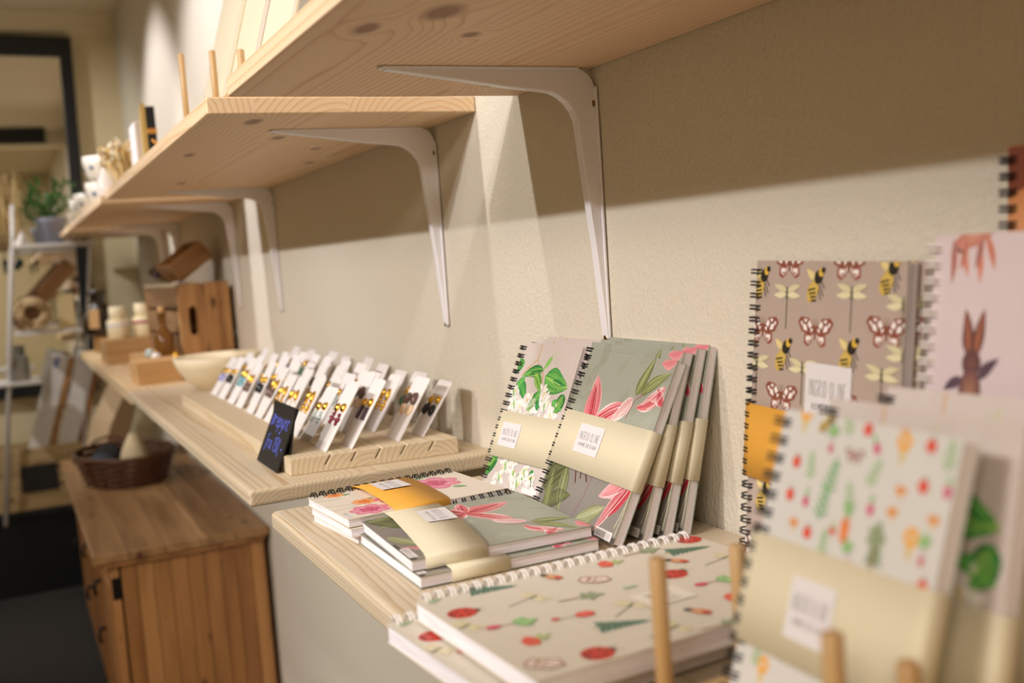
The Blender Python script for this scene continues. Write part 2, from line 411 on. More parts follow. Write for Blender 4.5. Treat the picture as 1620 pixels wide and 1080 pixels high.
def butterfly(a):
    for sx in (-1, 1):
        a.poly([(0, 3), (sx*7, 9), (sx*15, 9.5), (sx*18, 6), (sx*14, 0), (sx*6, -3), (0, 0)], '8c4a38', '7a4232')
        a.poly([(0, 0), (sx*6, -2), (sx*11, -2), (sx*11, -8), (sx*7, -10), (sx*3, -7)], '8f4f3e', 'a86a55')
        for P in ([(3,4),(6,7.5),(8,5),(6,2)], [(8,8),(12,8),(10,5.5)], [(9,4),(13,5),(12,1),(8,0)], [(2,2),(5,2),(4,-1)], [(4,-3),(9,-3),(9,-6),(6,-8),(4,-6)], [(13,6.5),(15.5,6),(13.5,3)], [(1,-1),(3,-3),(3,-6)]):
            a.poly([(sx*x, y) for x, y in P], 'f1e7e2')
        a.ell(sx*8, 3.2, 1.1, 1.1, 0, '8c4a38', n=7); a.ell(sx*6, -6.2, 1.3, .9, 0, '8c4a38', n=7)
    a.petal((0, -6), (0, 6), 2.2, '6b4636', '8a5a46', n=5)
    for sx in (-1, 1): a.line([(0, 5), (sx*2, 9)], .3, '6b4636')
def bee(a):
    a.petal((0, 2), (-8, 7), 4.5, 'e6d39a', 'd9c178', .1, n=5)
    for p in (((3, -1), (6, -7)), ((4, 1), (7, -3)), ((2, -3), (4, -9))): a.line(p, .6, '2d2620')
    a.ell(-2.5, -4.5, 4.2, 6.5, -28, 'c9a850', 'd9bd68')
    for i in range(4): a.line([(-6.2+i*.9, -4.2-i*1.7), (-.4+i*.3, -3-i*2.1)], 1.1, '3a2c1c')
    a.ell(2, 3, 3.3, 4, -30, '2c261f'); a.ell(4.2, 5.6, 2.2, 2.6, -30, 'd9b045'); a.ell(5.6, 6.6, 1.6, 1.6, 0, '241f1a')
def moth_wing(a):
    P = [(-6, -6), (-3, 7), (4, 9), (7, 2), (4, -7), (0, -9)]
    a.poly(P, 'e6d8c8', 'f3eae0')
    for k in range(6): a.line([P[k-1], P[k]], 1.2, 'a0664a')
    for p in (((-4, -5), (2, 7)), ((-1, -7), (5, 4)), ((-3, 2), (5, -2)), ((-4, -2), (3, -5))): a.line(p, .9, 'a06a4c')
    for x, y in ((0, 4), (3, 1), (-1, -2), (2, -4)): a.ell(x, y, 1.1, .8, 30, '8d5638', n=7)
def tree(a):
    a.line([(0, -15), (0, 0)], 1.2, '9c7a5a')
    for i in range(14):
        an = i*2.4; r = 1+i*.36; a.ell(r*math.cos(an), 6+r*1.3*math.sin(an), 2.1, 1.7, i*40, '7f8f6a', 'a3ae88', 7)
def sprig(a, flower='c8384c'):
    a.line([(0, -9), (0, 4)], .6, '9c4a5a'); a.ell(0, -8, 2.6, 4, 0, flower, 'd8606c', 9)
    for x, y, an in ((3, 7, -30), (-3, 6, 35), (0, 10, 0)): a.ell(x, y, 2.6, 4.6, an, '7fb06a', 'a8cc90', 9)
def redbird(a):
    a.petal((-2, -8), (1, 2), 5, '3c3836', '55504c', n=5); a.ell(1, 2, 4, 5.5, -20, 'c8784a', 'e0b080', 10)
    a.ell(2, 6, 3, 3, 0, 'c23a28', 'd86048', 9); a.ell(3.2, 6.4, .8, .8, 0, '201a18', n=6); a.poly([(4.6, 7), (7, 6.4), (4.8, 5.6)], '4a4038')
def strawberry(a):
    a.line([(0, -13), (0, -2)], .6, '8f9a5a'); a.ell(0, 3, 4, 5.6, 0, 'd0382c', 'e86050', 11); a.ell(-1, -13, 2, 2.6, 0, 'c84a38', n=8)
    for x, y in ((-1.5, 3), (1.5, 4), (0, 1), (0, 6)): a.ell(x, y, .35, .5, 0, 'f0d8a0', n=5)
def redflower(a):
    for x, y in ((-4, 0), (0, 3), (4, 0), (-1, -3), (3, -3)): a.ell(x, y, 2.9, 2.9, 0, 'd4402f', 'e86b50', 9)
    for x, y, an in ((-6, 9, 20), (2, 11, -10), (5, 8, -50), (-1, 14, 0)): a.petal((0, 4), (x, y), 2.6, '9fb06a', 'b9c78c', .1, n=4)
def carrot(a):
    for sx in (-1.4, 0, 1.4): a.petal((0, 3), (sx*2.2, 11), 2.4, '7fae6a', 'a0c088', n=4)
    for sx in (-1.5, 1.2): a.petal((sx, 4), (sx*.7, -9), 3.2, 'e07a3c', 'ea9560', n=5)
def radish(a): a.ell(0, 0, 2.2, 3.2, 0, 'c93a6a', 'dc6c90', 9); a.petal((0, 2), (0, 8), 2.6, '8fb880', 'a9cc98', n=4)
def apple(a): a.ell(0, 0, 3.1, 3.4, 0, 'd23c2c', 'e66a50', 10); a.line([(0, 3), (.6, 5)], .6, '6a5030')
def leafsprig(a, c='8fb07c'):
    a.line([(0, -8), (0.6, 0), (0, 8)], .6, c)
    for i in range(4):
        y = -6+i*3.6
        for sx in (-1, 1): a.petal((0, y+.6*sx), (sx*(5.2-.7*i), y+3.2), 2.3, c, 'b6cba2', .15*sx, n=4)
    a.petal((0, 7), (0, 11), 2.2, c, 'b6cba2', n=3)
def mushroom(a): a.petal((0, -5), (0, 2), 3, 'e0c8a0', 'd2b488', n=4); a.ell(0, 2.4, 5, 3.2, 0, 'd98a48', 'e0a468', 10)
def yflower(a):
    a.petal((0, 0), (0, -9), 4, 'cdb57a', 'ddc898', n=4)
    for k in range(6): a.ell(3*math.cos(k*1.05), 2+3*math.sin(k*1.05), 1.9, 1.9, 0, 'e39a36', 'efba5c', 7)

def art_lily():
    a = Art(150, 150)
    a.poly([(0, 0), (150, 0), (150, 62), (0, 62)], '857d77', '8d877f')
    for i in range(6): a.face([(0, 62+i*8), (150, 62+i*8), (150, 70+i*8), (0, 70+i*8)], [srgb(['8d877f','90907f','96978a','9a9c8c','9d9f90','9fa193','a2a496'][i])]*2 + [srgb(['90907f','96978a','9a9c8c','9d9f90','9fa193','a2a496','a2a496'][i])]*2)
    a.up(); a.face([(0, 110), (150, 110), (150, 150), (0, 150)], [srgb('a2a496')]*4)
    for i in range(26):
        a.ell(random.uniform(0, 150), random.uniform(60, 150), random.uniform(6, 16), random.uniform(3, 8), random.uniform(0, 90), random.choice(['9d9f90', 'a3a597', '989a8a']), random.choice(['a0a293', '9a9c8c']), 12)
    # dark olive foliage at the foot by the spine
    a.petal((2, 20), (40, 46), 30, '55583a', '6a6d48', .2); a.petal((34, 46), (46, 4), 17, '7a8050', '686a4c', -.12, 'a3a87a'); a.petal((10, 4), (58, 22), 16, '6f7448', '595a42', .15)
    a.petal((22, 2), (12, 38), 12, '8a8f5c', '6c7048', .1)
    a.line([(86, 60), (80, 26), (70, 2)], 1.2, '8d6478')
    a.petal((76, 4), (119, 24), 15, 'a9ab80', '80825c', -.12, 'b8ba92', sharp=.9)
    for p in (((50, 60), (52, 43), (58, 33)), ((64, 60), (70, 44), (77, 37)), ((58, 62), (60, 48), (64, 38))): a.line(p, 1.0, 'b08a82'); a.line([p[1], p[2]], 1.9, '5c3230')
    # lower blossom, right
    a.petal((148, 56), (103, 30), 17, 'd2727a', 'e8aeb0', .12, 'e6a4a6', outline='efdcd8')
    a.petal((148, 52), (113, 3), 12, 'c23a44', 'd8757c', -.06, 'e3b0b2', outline='efdcd8')
    a.petal((150, 48), (128, 18), 9, 'b02c38', 'c84a54', .05)
    for p in (((150, 46), (148, 30), (143, 12)), ((150, 36), (149, 22), (147, 6))): a.line(p, 1.0, 'c9c6a4')
    # star lily by the spine (its heart sits under the band)
    for tip, wd, b in (((31, 128), 24, -.06), ((9, 90), 12, .1), ((10, 62), 15, .1), ((64, 58), 16, -.15), ((100, 109), 15, .14)):
        a.petal((46, 82), tip, wd, 'b62c3c', 'e0848a', b, 'e8a0a2', outline='f2e4de')
        a.petal((46, 82), (46+(tip[0]-46)*.8, 82+(tip[1]-82)*.8), wd*.35, 'a51f30', 'c9404c', b); a.streaks((46, 82), tip, wd, ['c23a48', 'e8a0a4', 'f0d4d0', 'a82434'], b, 6)
    a.streaks((148, 56), (103, 30), 17, ['f0d4d0', 'c05a62', 'dc8c90'], .12, 6); a.streaks((148, 52), (113, 3), 12, ['8e1c2a', 'e8b4b4', 'f2dcd8'], -.06, 5); a.streaks((34, 46), (46, 4), 17, ['96a060', '4e5236', 'b0b484'], -.12, 6); a.streaks((2, 20), (40, 46), 30, ['3e4228', '7c8052'], .2, 7); a.streaks((76, 4), (119, 24), 15, ['bcbe98', '8c8e66', 'a4a678'], -.12, 6)
    # stem, buds and leaves, upper right
    a.line([(102, 96), (108, 114), (122, 121), (138, 132)], 1.3, 'a8707c')
    a.petal((106, 116), (117, 150), 13, '8c9358', '70774a', .1, 'a5ab74'); a.petal((112, 118), (147, 139), 11, '8a9158', '747a4c', .14, 'a4aa74')
    a.petal((104, 114), (80, 92), 13, 'd8a0a0', 'ecd2cc', .2, 'dda8a8', outline='f4ebe4')
    a.petal((146, 128), (112, 107), 13, 'cc4c58', 'e89a9c', .55, 'c23a48', outline='f3e6e0'); a.petal((147, 126), (124, 116), 9, 'd8707a', 'efc0be', .3, outline='f3e6e0'); a.petal((150, 112), (136, 126), 9, 'b83646', 'e07a84', .2, outline='f3e6e0')
    a.petal((150, 150), (128, 146), 11, 'd87a80', 'e8a4a6', .2)
    a.streaks((106, 116), (117, 150), 13, ['b4ba84', '646c40'], .1, 5); a.streaks((112, 118), (147, 139), 11, ['b4ba84', '646c40'], .14, 4); a.streaks((146, 128), (112, 107), 13, ['f3e6e0', 'b83040', 'e08088'], .55, 4); a.streaks((104, 114), (80, 92), 13, ['f4ebe4', 'c87880'], .2, 5)
    # barcode panel
    a.poly([(104, 0), (150, 0), (150, 5), (100, 2.4)], '4b4641')
    barcode(a, 117, 1.0, 27, 7)
    return a
def barcode(a, x, y, w_, h):
    a.poly([(x, y), (x+w_, y), (x+w_, y+h), (x, y+h)], 'e8e0dc')
    q = x+w_*.06; a.up(); k = a.k
    while q < x+w_*.62:
        b = random.choice((.5, .8, 1.1)); a.k = k-1; a.line([(q, y+h*.15), (q, y+h*.85)], b*.6, '5c5654'); q += b+.5
    a.k = k
    for i in range(3): a.line([(x+w_*.7, y+h*(.25+i*.22)), (x+w_*.93, y+h*(.25+i*.22))], .5, '8a8482')
def art_white():
    a = Art(105, 148); G = ('3f9a4a', '2c7a3c'); G2 = ('6fbe5a', '3f9448'); G3 = ('9ccf5c', '58a84c')
    for i in range(14): a.ell(random.uniform(0, 105), random.uniform(0, 148), random.uniform(8, 16), random.uniform(6, 10), random.uniform(0, 90), 'cfc3bc', 'cabdb6', 12)
    a.line([(34, 148), (33, 131), (19, 121), (12, 112)], 1.0, 'cf9a52'); a.line([(33, 131), (39, 125)], .9, 'cf9a52'); a.line([(50, 120), (53, 108), (50, 98)], 1.3, 'cf8a4a'); a.line([(18, 121), (27, 122)], .8, 'cf9a52')
    for p in (((58, 140), (60, 126)), ((62, 142), (66, 128)), ((55, 132), (57, 124))): a.line(p, 1, 'bcc48e')
    a.petal((58, 136), (48, 120), 5, *G3, .05); a.petal((49, 121), (14, 113), 13, *G, -.14, '8cc860'); a.petal((11, 127), (-18, 117), 16, *G2, .1)
    a.petal((55, 115), (99, 106), 25, *G2, -.06, 'a8d468'); a.petal((70, 112), (96, 108), 6, '3c8c44', '4a9a4c', 0)
    a.petal((36, 118), (55, 98), 11, *G3, .1); a.petal((11, 108), (33, 88), 12, *G, .1, '6cb858'); a.petal((55, 100), (38, 76), 13, *G2, .1, '8ac85c'); a.petal((97, 100), (88, 80), 15, *G, .2, '7ac45c')
    a.petal((20, 112), (4, 92), 10, *G2, -.1); a.petal((62, 92), (48, 74), 9, *G, .1); a.petal((80, 92), (100, 84), 10, *G2, .1)
    a.petal((14, 29), (-6, 6), 15, *G, .1, '8ccc60'); a.petal((68, 22), (58, 2), 11, *G3, .1); a.petal((80, 24), (88, 8), 9, *G, .1); a.petal((30, 30), (40, 18), 7, *G2, .1)
    a.petal((10, 50), (40, 60), 16, *G, .1); a.petal((90, 60), (60, 40), 16, *G2, .1)
    for cx, cy, n, sp in ((7, 95, 9, 8), (14, 84, 9, 9), (27, 84, 8, 8), (46, 83, 10, 9), (63, 97, 7, 7), (72, 86, 10, 9), (84, 80, 8, 8), (37, 92, 6, 6), (34, 22, 11, 9), (28, 9, 10, 9), (52, 16, 10, 9), (70, 20, 9, 9), (63, 8, 9, 9), (84, 14, 8, 8), (45, 30, 8, 8), (30, 50, 9, 9), (70, 52, 9, 9)):
        for i in range(3): a.ell(cx+random.uniform(-5, 5), cy+random.uniform(-5, 5), random.uniform(3, 6), random.uniform(2.5, 5), random.uniform(0, 90), 'd9d3cb', random.choice(('e9e4de', 'dfe0d0', 'e4dcd6')), 9)
        for i in range(n+2):
            x, y = cx+random.uniform(-sp, sp)*.85, cy+random.uniform(-sp, sp)*.85; an = random.gauss(-1.57, .9) if i % 3 else random.uniform(0, 6.28); L = random.uniform(5, 10)
            a.petal((x, y), (x+L*math.cos(an), y+L*math.sin(an)), random.uniform(3.2, 5), random.choice(('f6f1ec', 'f2ece8')), random.choice(('e6e0d8', 'eee9e2', 'd5d2c6')), .1, n=4)
        for i in range(2): a.ell(cx+random.uniform(-4, 4), cy+random.uniform(-4, 4), 1.1, 1.8, 0, 'dcc468', n=6)
        if n > 8: a.petal((cx-3, cy+4), (cx+random.uniform(-2, 4), cy-6), 2.6, '8fc46a', '5fa858', .1, n=4)
    for p0, p1, wd, b in (((55, 115), (99, 106), 25, -.06), ((49, 121), (14, 113), 13, -.14), ((36, 118), (55, 98), 11, .1), ((55, 100), (38, 76), 13, .1), ((97, 100), (88, 80), 15, .2), ((14, 29), (-6, 6), 15, .1), ((11, 127), (-18, 117), 16, .1)):
        a.streaks(p0, p1, wd, ['2a7a3a', 'c4dc7c', '56b052', 'a6d468', '1f6a34'], b, 7)
    a.poly([(74, 1), (100, 1), (100, 6), (74, 6)], 'ece6e2')
    return a
def art_rose():
    a = Art(105, 148)
    for x0, y0, x1, y1 in ((21, -2, 29, 22), (48, -4, 60, 30), (10, 0, 12, 20), (70, -2, 64, 24)): a.line([(x0, y0), (x1, y1)], .7, '7d8a70')
    def rose(x, y, r, c):
        for k in range(7): an = k*.9; a.ell(x+r*.45*math.cos(an), y+r*.45*math.sin(an), r*.62, r*.42, k*51, c[0], c[1], 10)
        for k in range(5): an = k*1.26+.4; a.ell(x+r*.22*math.cos(an), y+r*.22*math.sin(an), r*.36, r*.24, k*72, c[2], c[0], 9)
        a.ell(x, y, r*.15, r*.13, 0, c[2], n=7)
    O = ('e8934f', 'f2b98c', 'd8682c'); P = ('d9708e', 'eab0bc', 'bf3f66')
    for p, q in (((10, 20), (3, 33)), ((14, 26), (16, 36)), ((50, 36), (44, 46)), ((8, 104), (3, 114)), ((14, 112), (17, 126))): a.petal(p, q, 8, '6f9a68', '8fb088', .1)
    rose(10, 22, 9, O); rose(54, 34, 11, O); rose(85, 27, 17, P); rose(36, 110, 25, P); rose(60, 60, 18, P)
    for p, q in (((22, 96), (8, 94)), ((60, 118), (70, 128)), ((5, 106), (1, 118))): a.petal(p, q, 9, '79a06e', '94b48a', .1)
    barcode(a, 82, 2, 18, 6)
    return a
def scatter(a, L):
    for fn, pts, s in L:
        for x, y, an in pts: a.tr(x, y, an, s); fn(a)
    a.T = None
def label_on(a, x, y, w_, h, sub=True):
    a.poly([(x, y), (x+w_, y), (x+w_, y+h), (x, y+h)], 'e0dadb'); label_text(a, x, y, w_, h, sub)
def label_text(a, x, y, w_, h, sub=True):
    c = '6b6263'; n = 10.2; cw = w_*.80/n*.62; gp = w_*.80/n*.42
    a.text(x+w_*.09, y+h*.46, 'INGRID OLINE', cw, h*.27, gp, w_*.011, c)
    if sub: a.text(x+w_*.17, y+h*.24, 'HOME DESIGN', cw*.72, h*.11, gp*1.15, w_*.013, c)
def art_big():
    a = Art(148, 210)
    scatter(a, [(ladybug, [(37, 13, -8), (137, 41, 0), (61, 147, 12), (118, 185, -15), (8, 200, 0)], 1.0), (fir, [(10, 46, -18), (111, 74, -18), (26, 185, -14), (100, 205, -10), (148, 160, -10)], 1.1),
        (dragonfly, [(42, 55, 15), (134, 90, 10), (57, 189, 12), (92, 92, 30), (60, 2, 20)], .95), (redflower, [(16, 128, -10), (101, 24, 5), (117, 148, -10)], 1.0), (moth_wing, [(37, 105, -20), (131, 14, -25), (84, 195, 0)], 1.1),
        (tree, [(60, 81, -8), (147, 116, -8), (10, 160, 0)], 1.0), (sprig, [(72, 26, -10), (89, 157, -8)], 1.15), (redbird, [(14, 87, -50), (121, 118, -45), (40, 165, -40)], 1.0), (strawberry, [(85, 64, -8), (140, 195, -8)], 1.1),
        (leafsprig, [(8, 9, 20), (64, 112, 0)], .6)])
    a.poly([(78, 102), (102, 102), (102, 134), (78, 134)], 'e2d9c9'); label_text(a, 78, 102, 24, 32)
    return a
def art_veg():
    a = Art(105, 148)
    scatter(a, [(yflower, [(15, 146, 0), (76, 141, 0), (89, 105, 0), (20, 32, 0), (66, 30, 0)], .9), (mushroom, [(75, 147, 0), (79, 122, 0), (21, 97, 0), (98, 114, 0), (77, 113, 10), (40, 20, 0)], .62), (bee, [(30, 145, -20), (12, 60, 0)], .55),
        (leafsprig, [(43, 146, 20), (25, 124, 10), (63, 127, -20), (52, 115, 15), (100, 140, 0), (42, 93, 0), (15, 37, -10), (90, 20, 0), (36, 70, 0)], .72), (lambda q: leafsprig(q, '4f9a68'), [(39, 121, -10), (37, 110, -6), (60, 15, 0)], .95), (lambda q: fir(q, '7d8f6c', '9aa888'), [(72, 99, 0)], .62), (apple, [(90, 143, 0), (15, 125, 0), (90, 127, 0), (15, 110, 0), (31, 96, 0), (99, 90, 0), (55, 145, 0)], .85),
        (radish, [(26, 109, 0), (65, 113, 0), (102, 127, 0), (62, 138, 30)], .85), (carrot, [(53, 104, 0), (78, 20, 0)], .95), (butterfly, [(50, 133, 0)], .32), (tree, [(71, 99, 0)], .75), (sprig, [(35, 138, 0), (58, 92, 20), (96, 103, 0)], .5), (redflower, [(46, 100, 0)], .3)])
    return a
def art_bee():
    a = Art(148, 210)
    scatter(a, [(butterfly, [(37, 208, 0), (97, 208, 0), (67, 164, 0), (133, 168, 0), (10, 162, 0), (34, 117, 0), (94, 118, 0), (11, 8, 0), (70, 12, 0), (130, 30, 0)], 1.0),
        (bee, [(66, 196, 0), (134, 203, 0), (7, 196, 0), (35, 148, 0), (101, 153, 0), (20, 48, 0), (90, 44, 0), (140, 90, 0)], 1.25), (dragonfly, [(36, 183, 0), (101, 185, 0), (131, 137, 0), (5, 133, 0), (56, 134, 0), (146, 180, 0), (148, 150, 0), (44, 30, 0), (108, 26, 0)], 1.12)])
    label_on(a, 60, 104, 45, 40)
    return a
def hare(a):                     # long-eared brown hare standing, seen from behind
    for sx in (-1, 1): a.petal((sx*2, 12), (sx*5, 33), 6, 'a5654a', '4a3236', .1*sx)
    a.ell(0, 9, 5, 6, 0, '5a3c40', '7a5248'); a.ell(0, -4, 6, 11, 0, '6a4548', 'a87860')
    for sx in (-1, 1): a.petal((sx*4, 2), (sx*14, 12 if sx > 0 else -4), 5, '55404e', '6a5260', .2*sx); a.petal((sx*3, -10), (sx*9, -20), 6, '8a5a4c', '6a4a48', .1)
    a.ell(0, -20, 6, 9, 0, 'b07a5c', 'c89a78')
def fox_legs(a):                 # loose russet brush strokes of a standing fox
    a.ell(2, 11, 11, 4.5, 12, 'b8705e', 'cf9480')
    for x, y, x2, y2, c in ((-9, 12, -12, -9, '8a4a50'), (-6, 11, -3, -7, 'c8735c'), (-2, 10, -7, -3, 'a8584c'), (4, 11, 3, -11, 'c86a50'), (8, 11, 11, -6, 'b8604c'), (6, 10, 1, -4, '7a4450'), (-10, 8, -4, 4, '6a4450')): a.petal((x, y), (x2, y2), 3.6, c, 'd59a86', .12, n=5)
def seabird(a):
    a.ell(0, 0, 15, 12, 0, 'b7bccd', 'd8d8e2', 16); a.ell(6, 11, 8, 5, 20, '3b3a48', '565466'); a.ell(9, 6, 6, 5, 0, 'e8e2e2'); a.petal((-6, -1), (-2, 8), 5, '4a4858', '6a6878', .1); a.line([(0, -12), (0, -16)], 1.2, '5a5462'); a.line([(6, -12), (6, -16)], 1.2, '5a5462')
def dappled(a):                  # pale round grazing animal with russet patches
    a.ell(0, 2, 24, 18, 0, 'e2d4cc', 'efe5de', 18)
    for x, y, r in ((-18, 2, 5), (-8, 12, 5), (6, 10, 6), (16, 2, 6), (-14, -8, 5), (2, -8, 5)): a.ell(x, y, r, r*.8, x*3, 'dca07e', 'e6bfa6')
    a.petal((-4, 18), (-2, -14), 6, '7a4a5c', 'a0707c', .3); a.petal((4, -6), (12, -18), 7, '8a3f4c', '9c5a60'); a.petal((-16, -12), (-18, -20), 5, 'a05a5c', '8a4a50')
def art_animals():
    a = Art(160, 226)
    scatter(a, [(fox_legs, [(24, 212, 8), (130, 100, 0)], 1.15), (seabird, [(76, 206, 0), (20, 70, 0)], 1.1), (hare, [(28, 150, 0), (128, 176, 10), (90, 50, 0)], 1.15), (dappled, [(88, 128, 0), (50, 30, 0), (140, 20, 0)], 1.0)])
    return a
def art_orange():
    a = Art(200, 268)
    a.poly([(0, 236), (200, 236), (200, 268), (0, 268)], '7a3a22', '8a4a2c'); a.ell(14, 222, 22, 24, 0, 'c8814e', 'dc9c6a', 18); a.poly([(0, 178), (0, 206), (40, 212), (200, 190), (200, 170)], '53565e', '666a70')
    a.line([(2, 190), (18, 200), (60, 205)], 5, 'efe6da')
    a.ell(30, 130, 50, 60, 0, 'd9942f', 'e4ad52', 20)
    return a

ARTS = {k: f().mesh('cover_print') for k, f in dict(lily=art_lily, white=art_white, rose=art_rose, big=art_big, veg=art_veg, bee=art_bee, animals=art_animals, orange=art_orange).items()}
COVER = {'lily': painted_cover('sage_grey_cover', ('8f9083', '9a9c8d', '868078')), 'white': painted_cover('warm_grey_cover', ('c8bab3', 'cdc1ba', 'd2c7bf')), 'rose': plain('ivory_cover', 'e2d6c6', 0.45, noise=.02),
         'big': plain('ivory_animal_cover', 'd4cbba', 0.42, noise=.02), 'veg': plain('white_vegetable_cover', 'd3cfca', 0.42, noise=.02), 'bee': plain('taupe_cover', 'b3a094', 0.5, noise=.03), 'animals': plain('blush_cover', 'd3c2c4', 0.5, noise=.03), 'orange': plain('amber_cover', 'd8922e', 0.5, noise=.05)}
SHEET = dict(lily=(150, 150), white=(105, 148), rose=(105, 148), big=(148, 210), veg=(105, 148), bee=(148, 210), animals=(160, 226), orange=(200, 268))
LABELS = {}
def label_mesh(w_, h):
    k = (w_, h)
    if k not in LABELS:
        a = Art(w_, h); a.poly([(.2, .2), (w_-.2, .2), (w_-.2, h-.2), (.2, h-.2)], 'e0dadb'); label_text(a, 0, 0, w_, h); LABELS[k] = a.mesh('band_label')
    return LABELS[k]

# ------------------------------------------------------------------ notebooks
WIRES = {}
def wire_mesh(t, mat):
    k = (round(t, 5), mat.name)
    if k not in WIRES:
        b = MB(); R = 0.0062; RW = t/2+0.0022
        for dv in (-0.0012, 0.0012):
            b.tube([(R*math.cos(2*PI*i/14), dv, t/2+.0012+RW*math.sin(2*PI*i/14)) for i in range(14)], 0.0007, 5, closed=True)
        WIRES[k] = b.mesh('wire_loop', mat)
    return WIRES[k]
BOX = {}
def notebook(key, W, H, t, o, u, v, label, group=None, band=None, bandmat='band_cream', wire='black_wire', bulge=0.0008, lab=None, skew=0.0):
    """o = foot of the spine on the FRONT cover plane, u across the cover, v up the spine"""
    u = Vector(u).normalized(); v = Vector(v).normalized(); n = u.cross(v)
    o = Vector(o) - n*t
    root = bpy.data.objects.new('notebook', None); COL.objects.link(root); root.empty_display_size = .03
    root.matrix_world = Matrix(((u.x, v.x, n.x, o.x), (u.y, v.y, n.y, o.y), (u.z, v.z, n.z, o.z+Z0), (0, 0, 0, 1)))
    tag(root, label, 'notebook', group)
    k = (key, W, H, t)
    if k not in BOX:
        BOX[k] = (MB().box(0, 0, t-.0005, W, H, t).mesh('front_cover', COVER[key]), MB().box(0, 0, 0, W, H, .0005).mesh('back_cover', COVER[key]),
                  MB().box(.0012, .0008, .0006, W-.0008, H-.0008, t-.0006).mesh('page_block', M['pages']))
    fc = link('front_cover', BOX[k][0], root); link('back_cover', BOX[k][1], root); link('page_block', BOX[k][2], root)
    p = link('cover_print', ARTS[key], fc); p.location = (0, 0, t+.00002)
    aw, ah = SHEET[key]; p.scale = (W*1000/aw, H*1000/ah, 1)
    nw = int((H-.004)/.00847); wm = wire_mesh(t, M[wire])
    for i in range(nw):
        wl = link('wire_loop', wm, root); wl.location = (0, H/2+(i-(nw-1)/2)*.00847, 0)
    if band:
        v0, v1 = band; prof = [(-.0046, t*.35), (-.0048, t*.75), (-.0036, t+.0022), (.004, t+.0034), (W*.3, t+.0022+bulge), (W*.65, t+.0018+bulge*.8), (W-.006, t+.0014+bulge*.3), (W-.0004, t+.0014), (W+.0012, t-.0002), (W+.0012, t*.5), (W+.0009, .0002), (W-.002, -.0004), (W*.5, -.0004), (.004, -.0014 if bulge < .001 else -.0004), (-.0036, -.0012 if bulge < .001 else -.0003)]
        th = .00025; vs = []; m = len(prof)
        for (a, b) in prof: vs += [(a, v0-skew*a, b), (a, v1-skew*a, b)]
        fs = [(2*i, 2*((i+1) % m), 2*((i+1) % m)+1, 2*i+1) for i in range(m)]
        bo = MB().add(vs, fs, True).build('paper_band', M[bandmat], root)
        so = bo.modifiers.new('paper', 'SOLIDIFY'); so.thickness = th; so.offset = -1
        fix_normals(bo)
        lx, lv, lw, lh = lab or (W*.26, (v0+v1)/2-.013, .043, .026)
        lm = label_mesh(round(lw*1000, 1), round(lh*1000, 1)); lo = link('band_label', lm, bo)
        # seat the label on the band's slope
        def bw(x):
            for (a, b), (c, d) in zip(prof[3:], prof[4:]):
                if a <= x <= c: return b+(d-b)*(x-a)/(c-a)
            return prof[6][1]
        x0, x1 = lx, lx+lw; ang = math.atan2(bw(x1)-bw(x0), x1-x0)
        lo.location = (x0, lv-skew*x0, max(bw(x0), bw((x0+x1)/2)-(x1-x0)/2*math.tan(ang))+.0004); lo.rotation_euler = (0, -ang, -skew)
    return root
def stand_axes(yaw, lean, roll=0.0):
    u = Vector((math.sin(yaw), -math.cos(yaw), 0)); n0 = Vector((-math.cos(yaw), -math.sin(yaw), 0))
    v = math.cos(lean)*Vector((0, 0, 1)) - math.sin(lean)*n0
    return math.cos(roll)*u + math.sin(roll)*v, -math.sin(roll)*u + math.cos(roll)*v
SHELF_B = -0.2335
def standing(key, W, H, t, x, y, yaw, lean, label, z=None, roll=0, **kw):
    u, v = stand_axes(yaw, lean, roll)
    z = (SHELF_B + t*math.sin(lean) + .0014*(math.sin(lean)) + max(0, -W*u.z) + .0002) if z is None else z
    return notebook(key, W, H, t, (x, y, z), u, v, label, **kw)
def lying(key, W, H, t, x, y, ztop, ang, label, **kw):
    c, s = math.cos(ang), math.sin(ang)
    return notebook(key, W, H, t, (x, y, ztop), (s, -c, 0), (c, s, 0), label, **kw)

# ------------------------------------------------------------------ the room
WX = 0.5; FARY = 4.5; FLOOR = -Z0; CEIL = 1.035
def slab(name, x0, y0, z0, x1, y1, z1, mat, bevel=0):
    cx, cy, cz = (x0+x1)/2, (y0+y1)/2, (z0+z1)/2
    o = MB().box(x0-cx, y0-cy, z0-cz, x1-cx, y1-cy, z1-cz).build(name, mat, None, bevel); return put(o, cx, cy, cz)
struct(slab('wall_right', WX, -2.0, FLOOR, WX+.1, FARY+.1, CEIL, M['wall']))
struct(slab('wall_far', -3.0, FARY, FLOOR, WX, FARY+.1, CEIL, M['plaster']))
struct(slab('wall_left', -3.1, -2.0, FLOOR, -3.0, FARY+.1, CEIL, M['plaster']))
struct(slab('wall_behind', -3.1, -2.1, FLOOR, WX+.1, -2.0, CEIL, M['plaster']))
struct(slab('floor', -3.1, -2.1, FLOOR-.1, WX+.1, FARY+.1, FLOOR, M['carpet']))
struct(slab('ceiling', -3.1, -2.1, CEIL, WX+.1, FARY+.1, CEIL+.1, M['ceiling']))
corn = MB().prism([(FARY-.012, CEIL-.072), (FARY-.026, CEIL-.062), (FARY-.03, CEIL-.03), (FARY-.05, CEIL-.016), (FARY-.055, CEIL), (FARY, CEIL), (FARY, CEIL-.072)], -3.0, WX, 'yz').build('trim_1', M['ceiling'])
struct(fix_normals(corn)); put(corn, 0, 0, 0)
beam = slab('trim_2', -3.0, .9, CEIL-.1, WX, 1.12, CEIL, M['ceiling'])   # plastered ceiling beam, seen in the mirror
struct(beam)
struct(slab('baseboard_far', -3.0, FARY-.02, FLOOR, WX, FARY, FLOOR+.1, M['navy']))

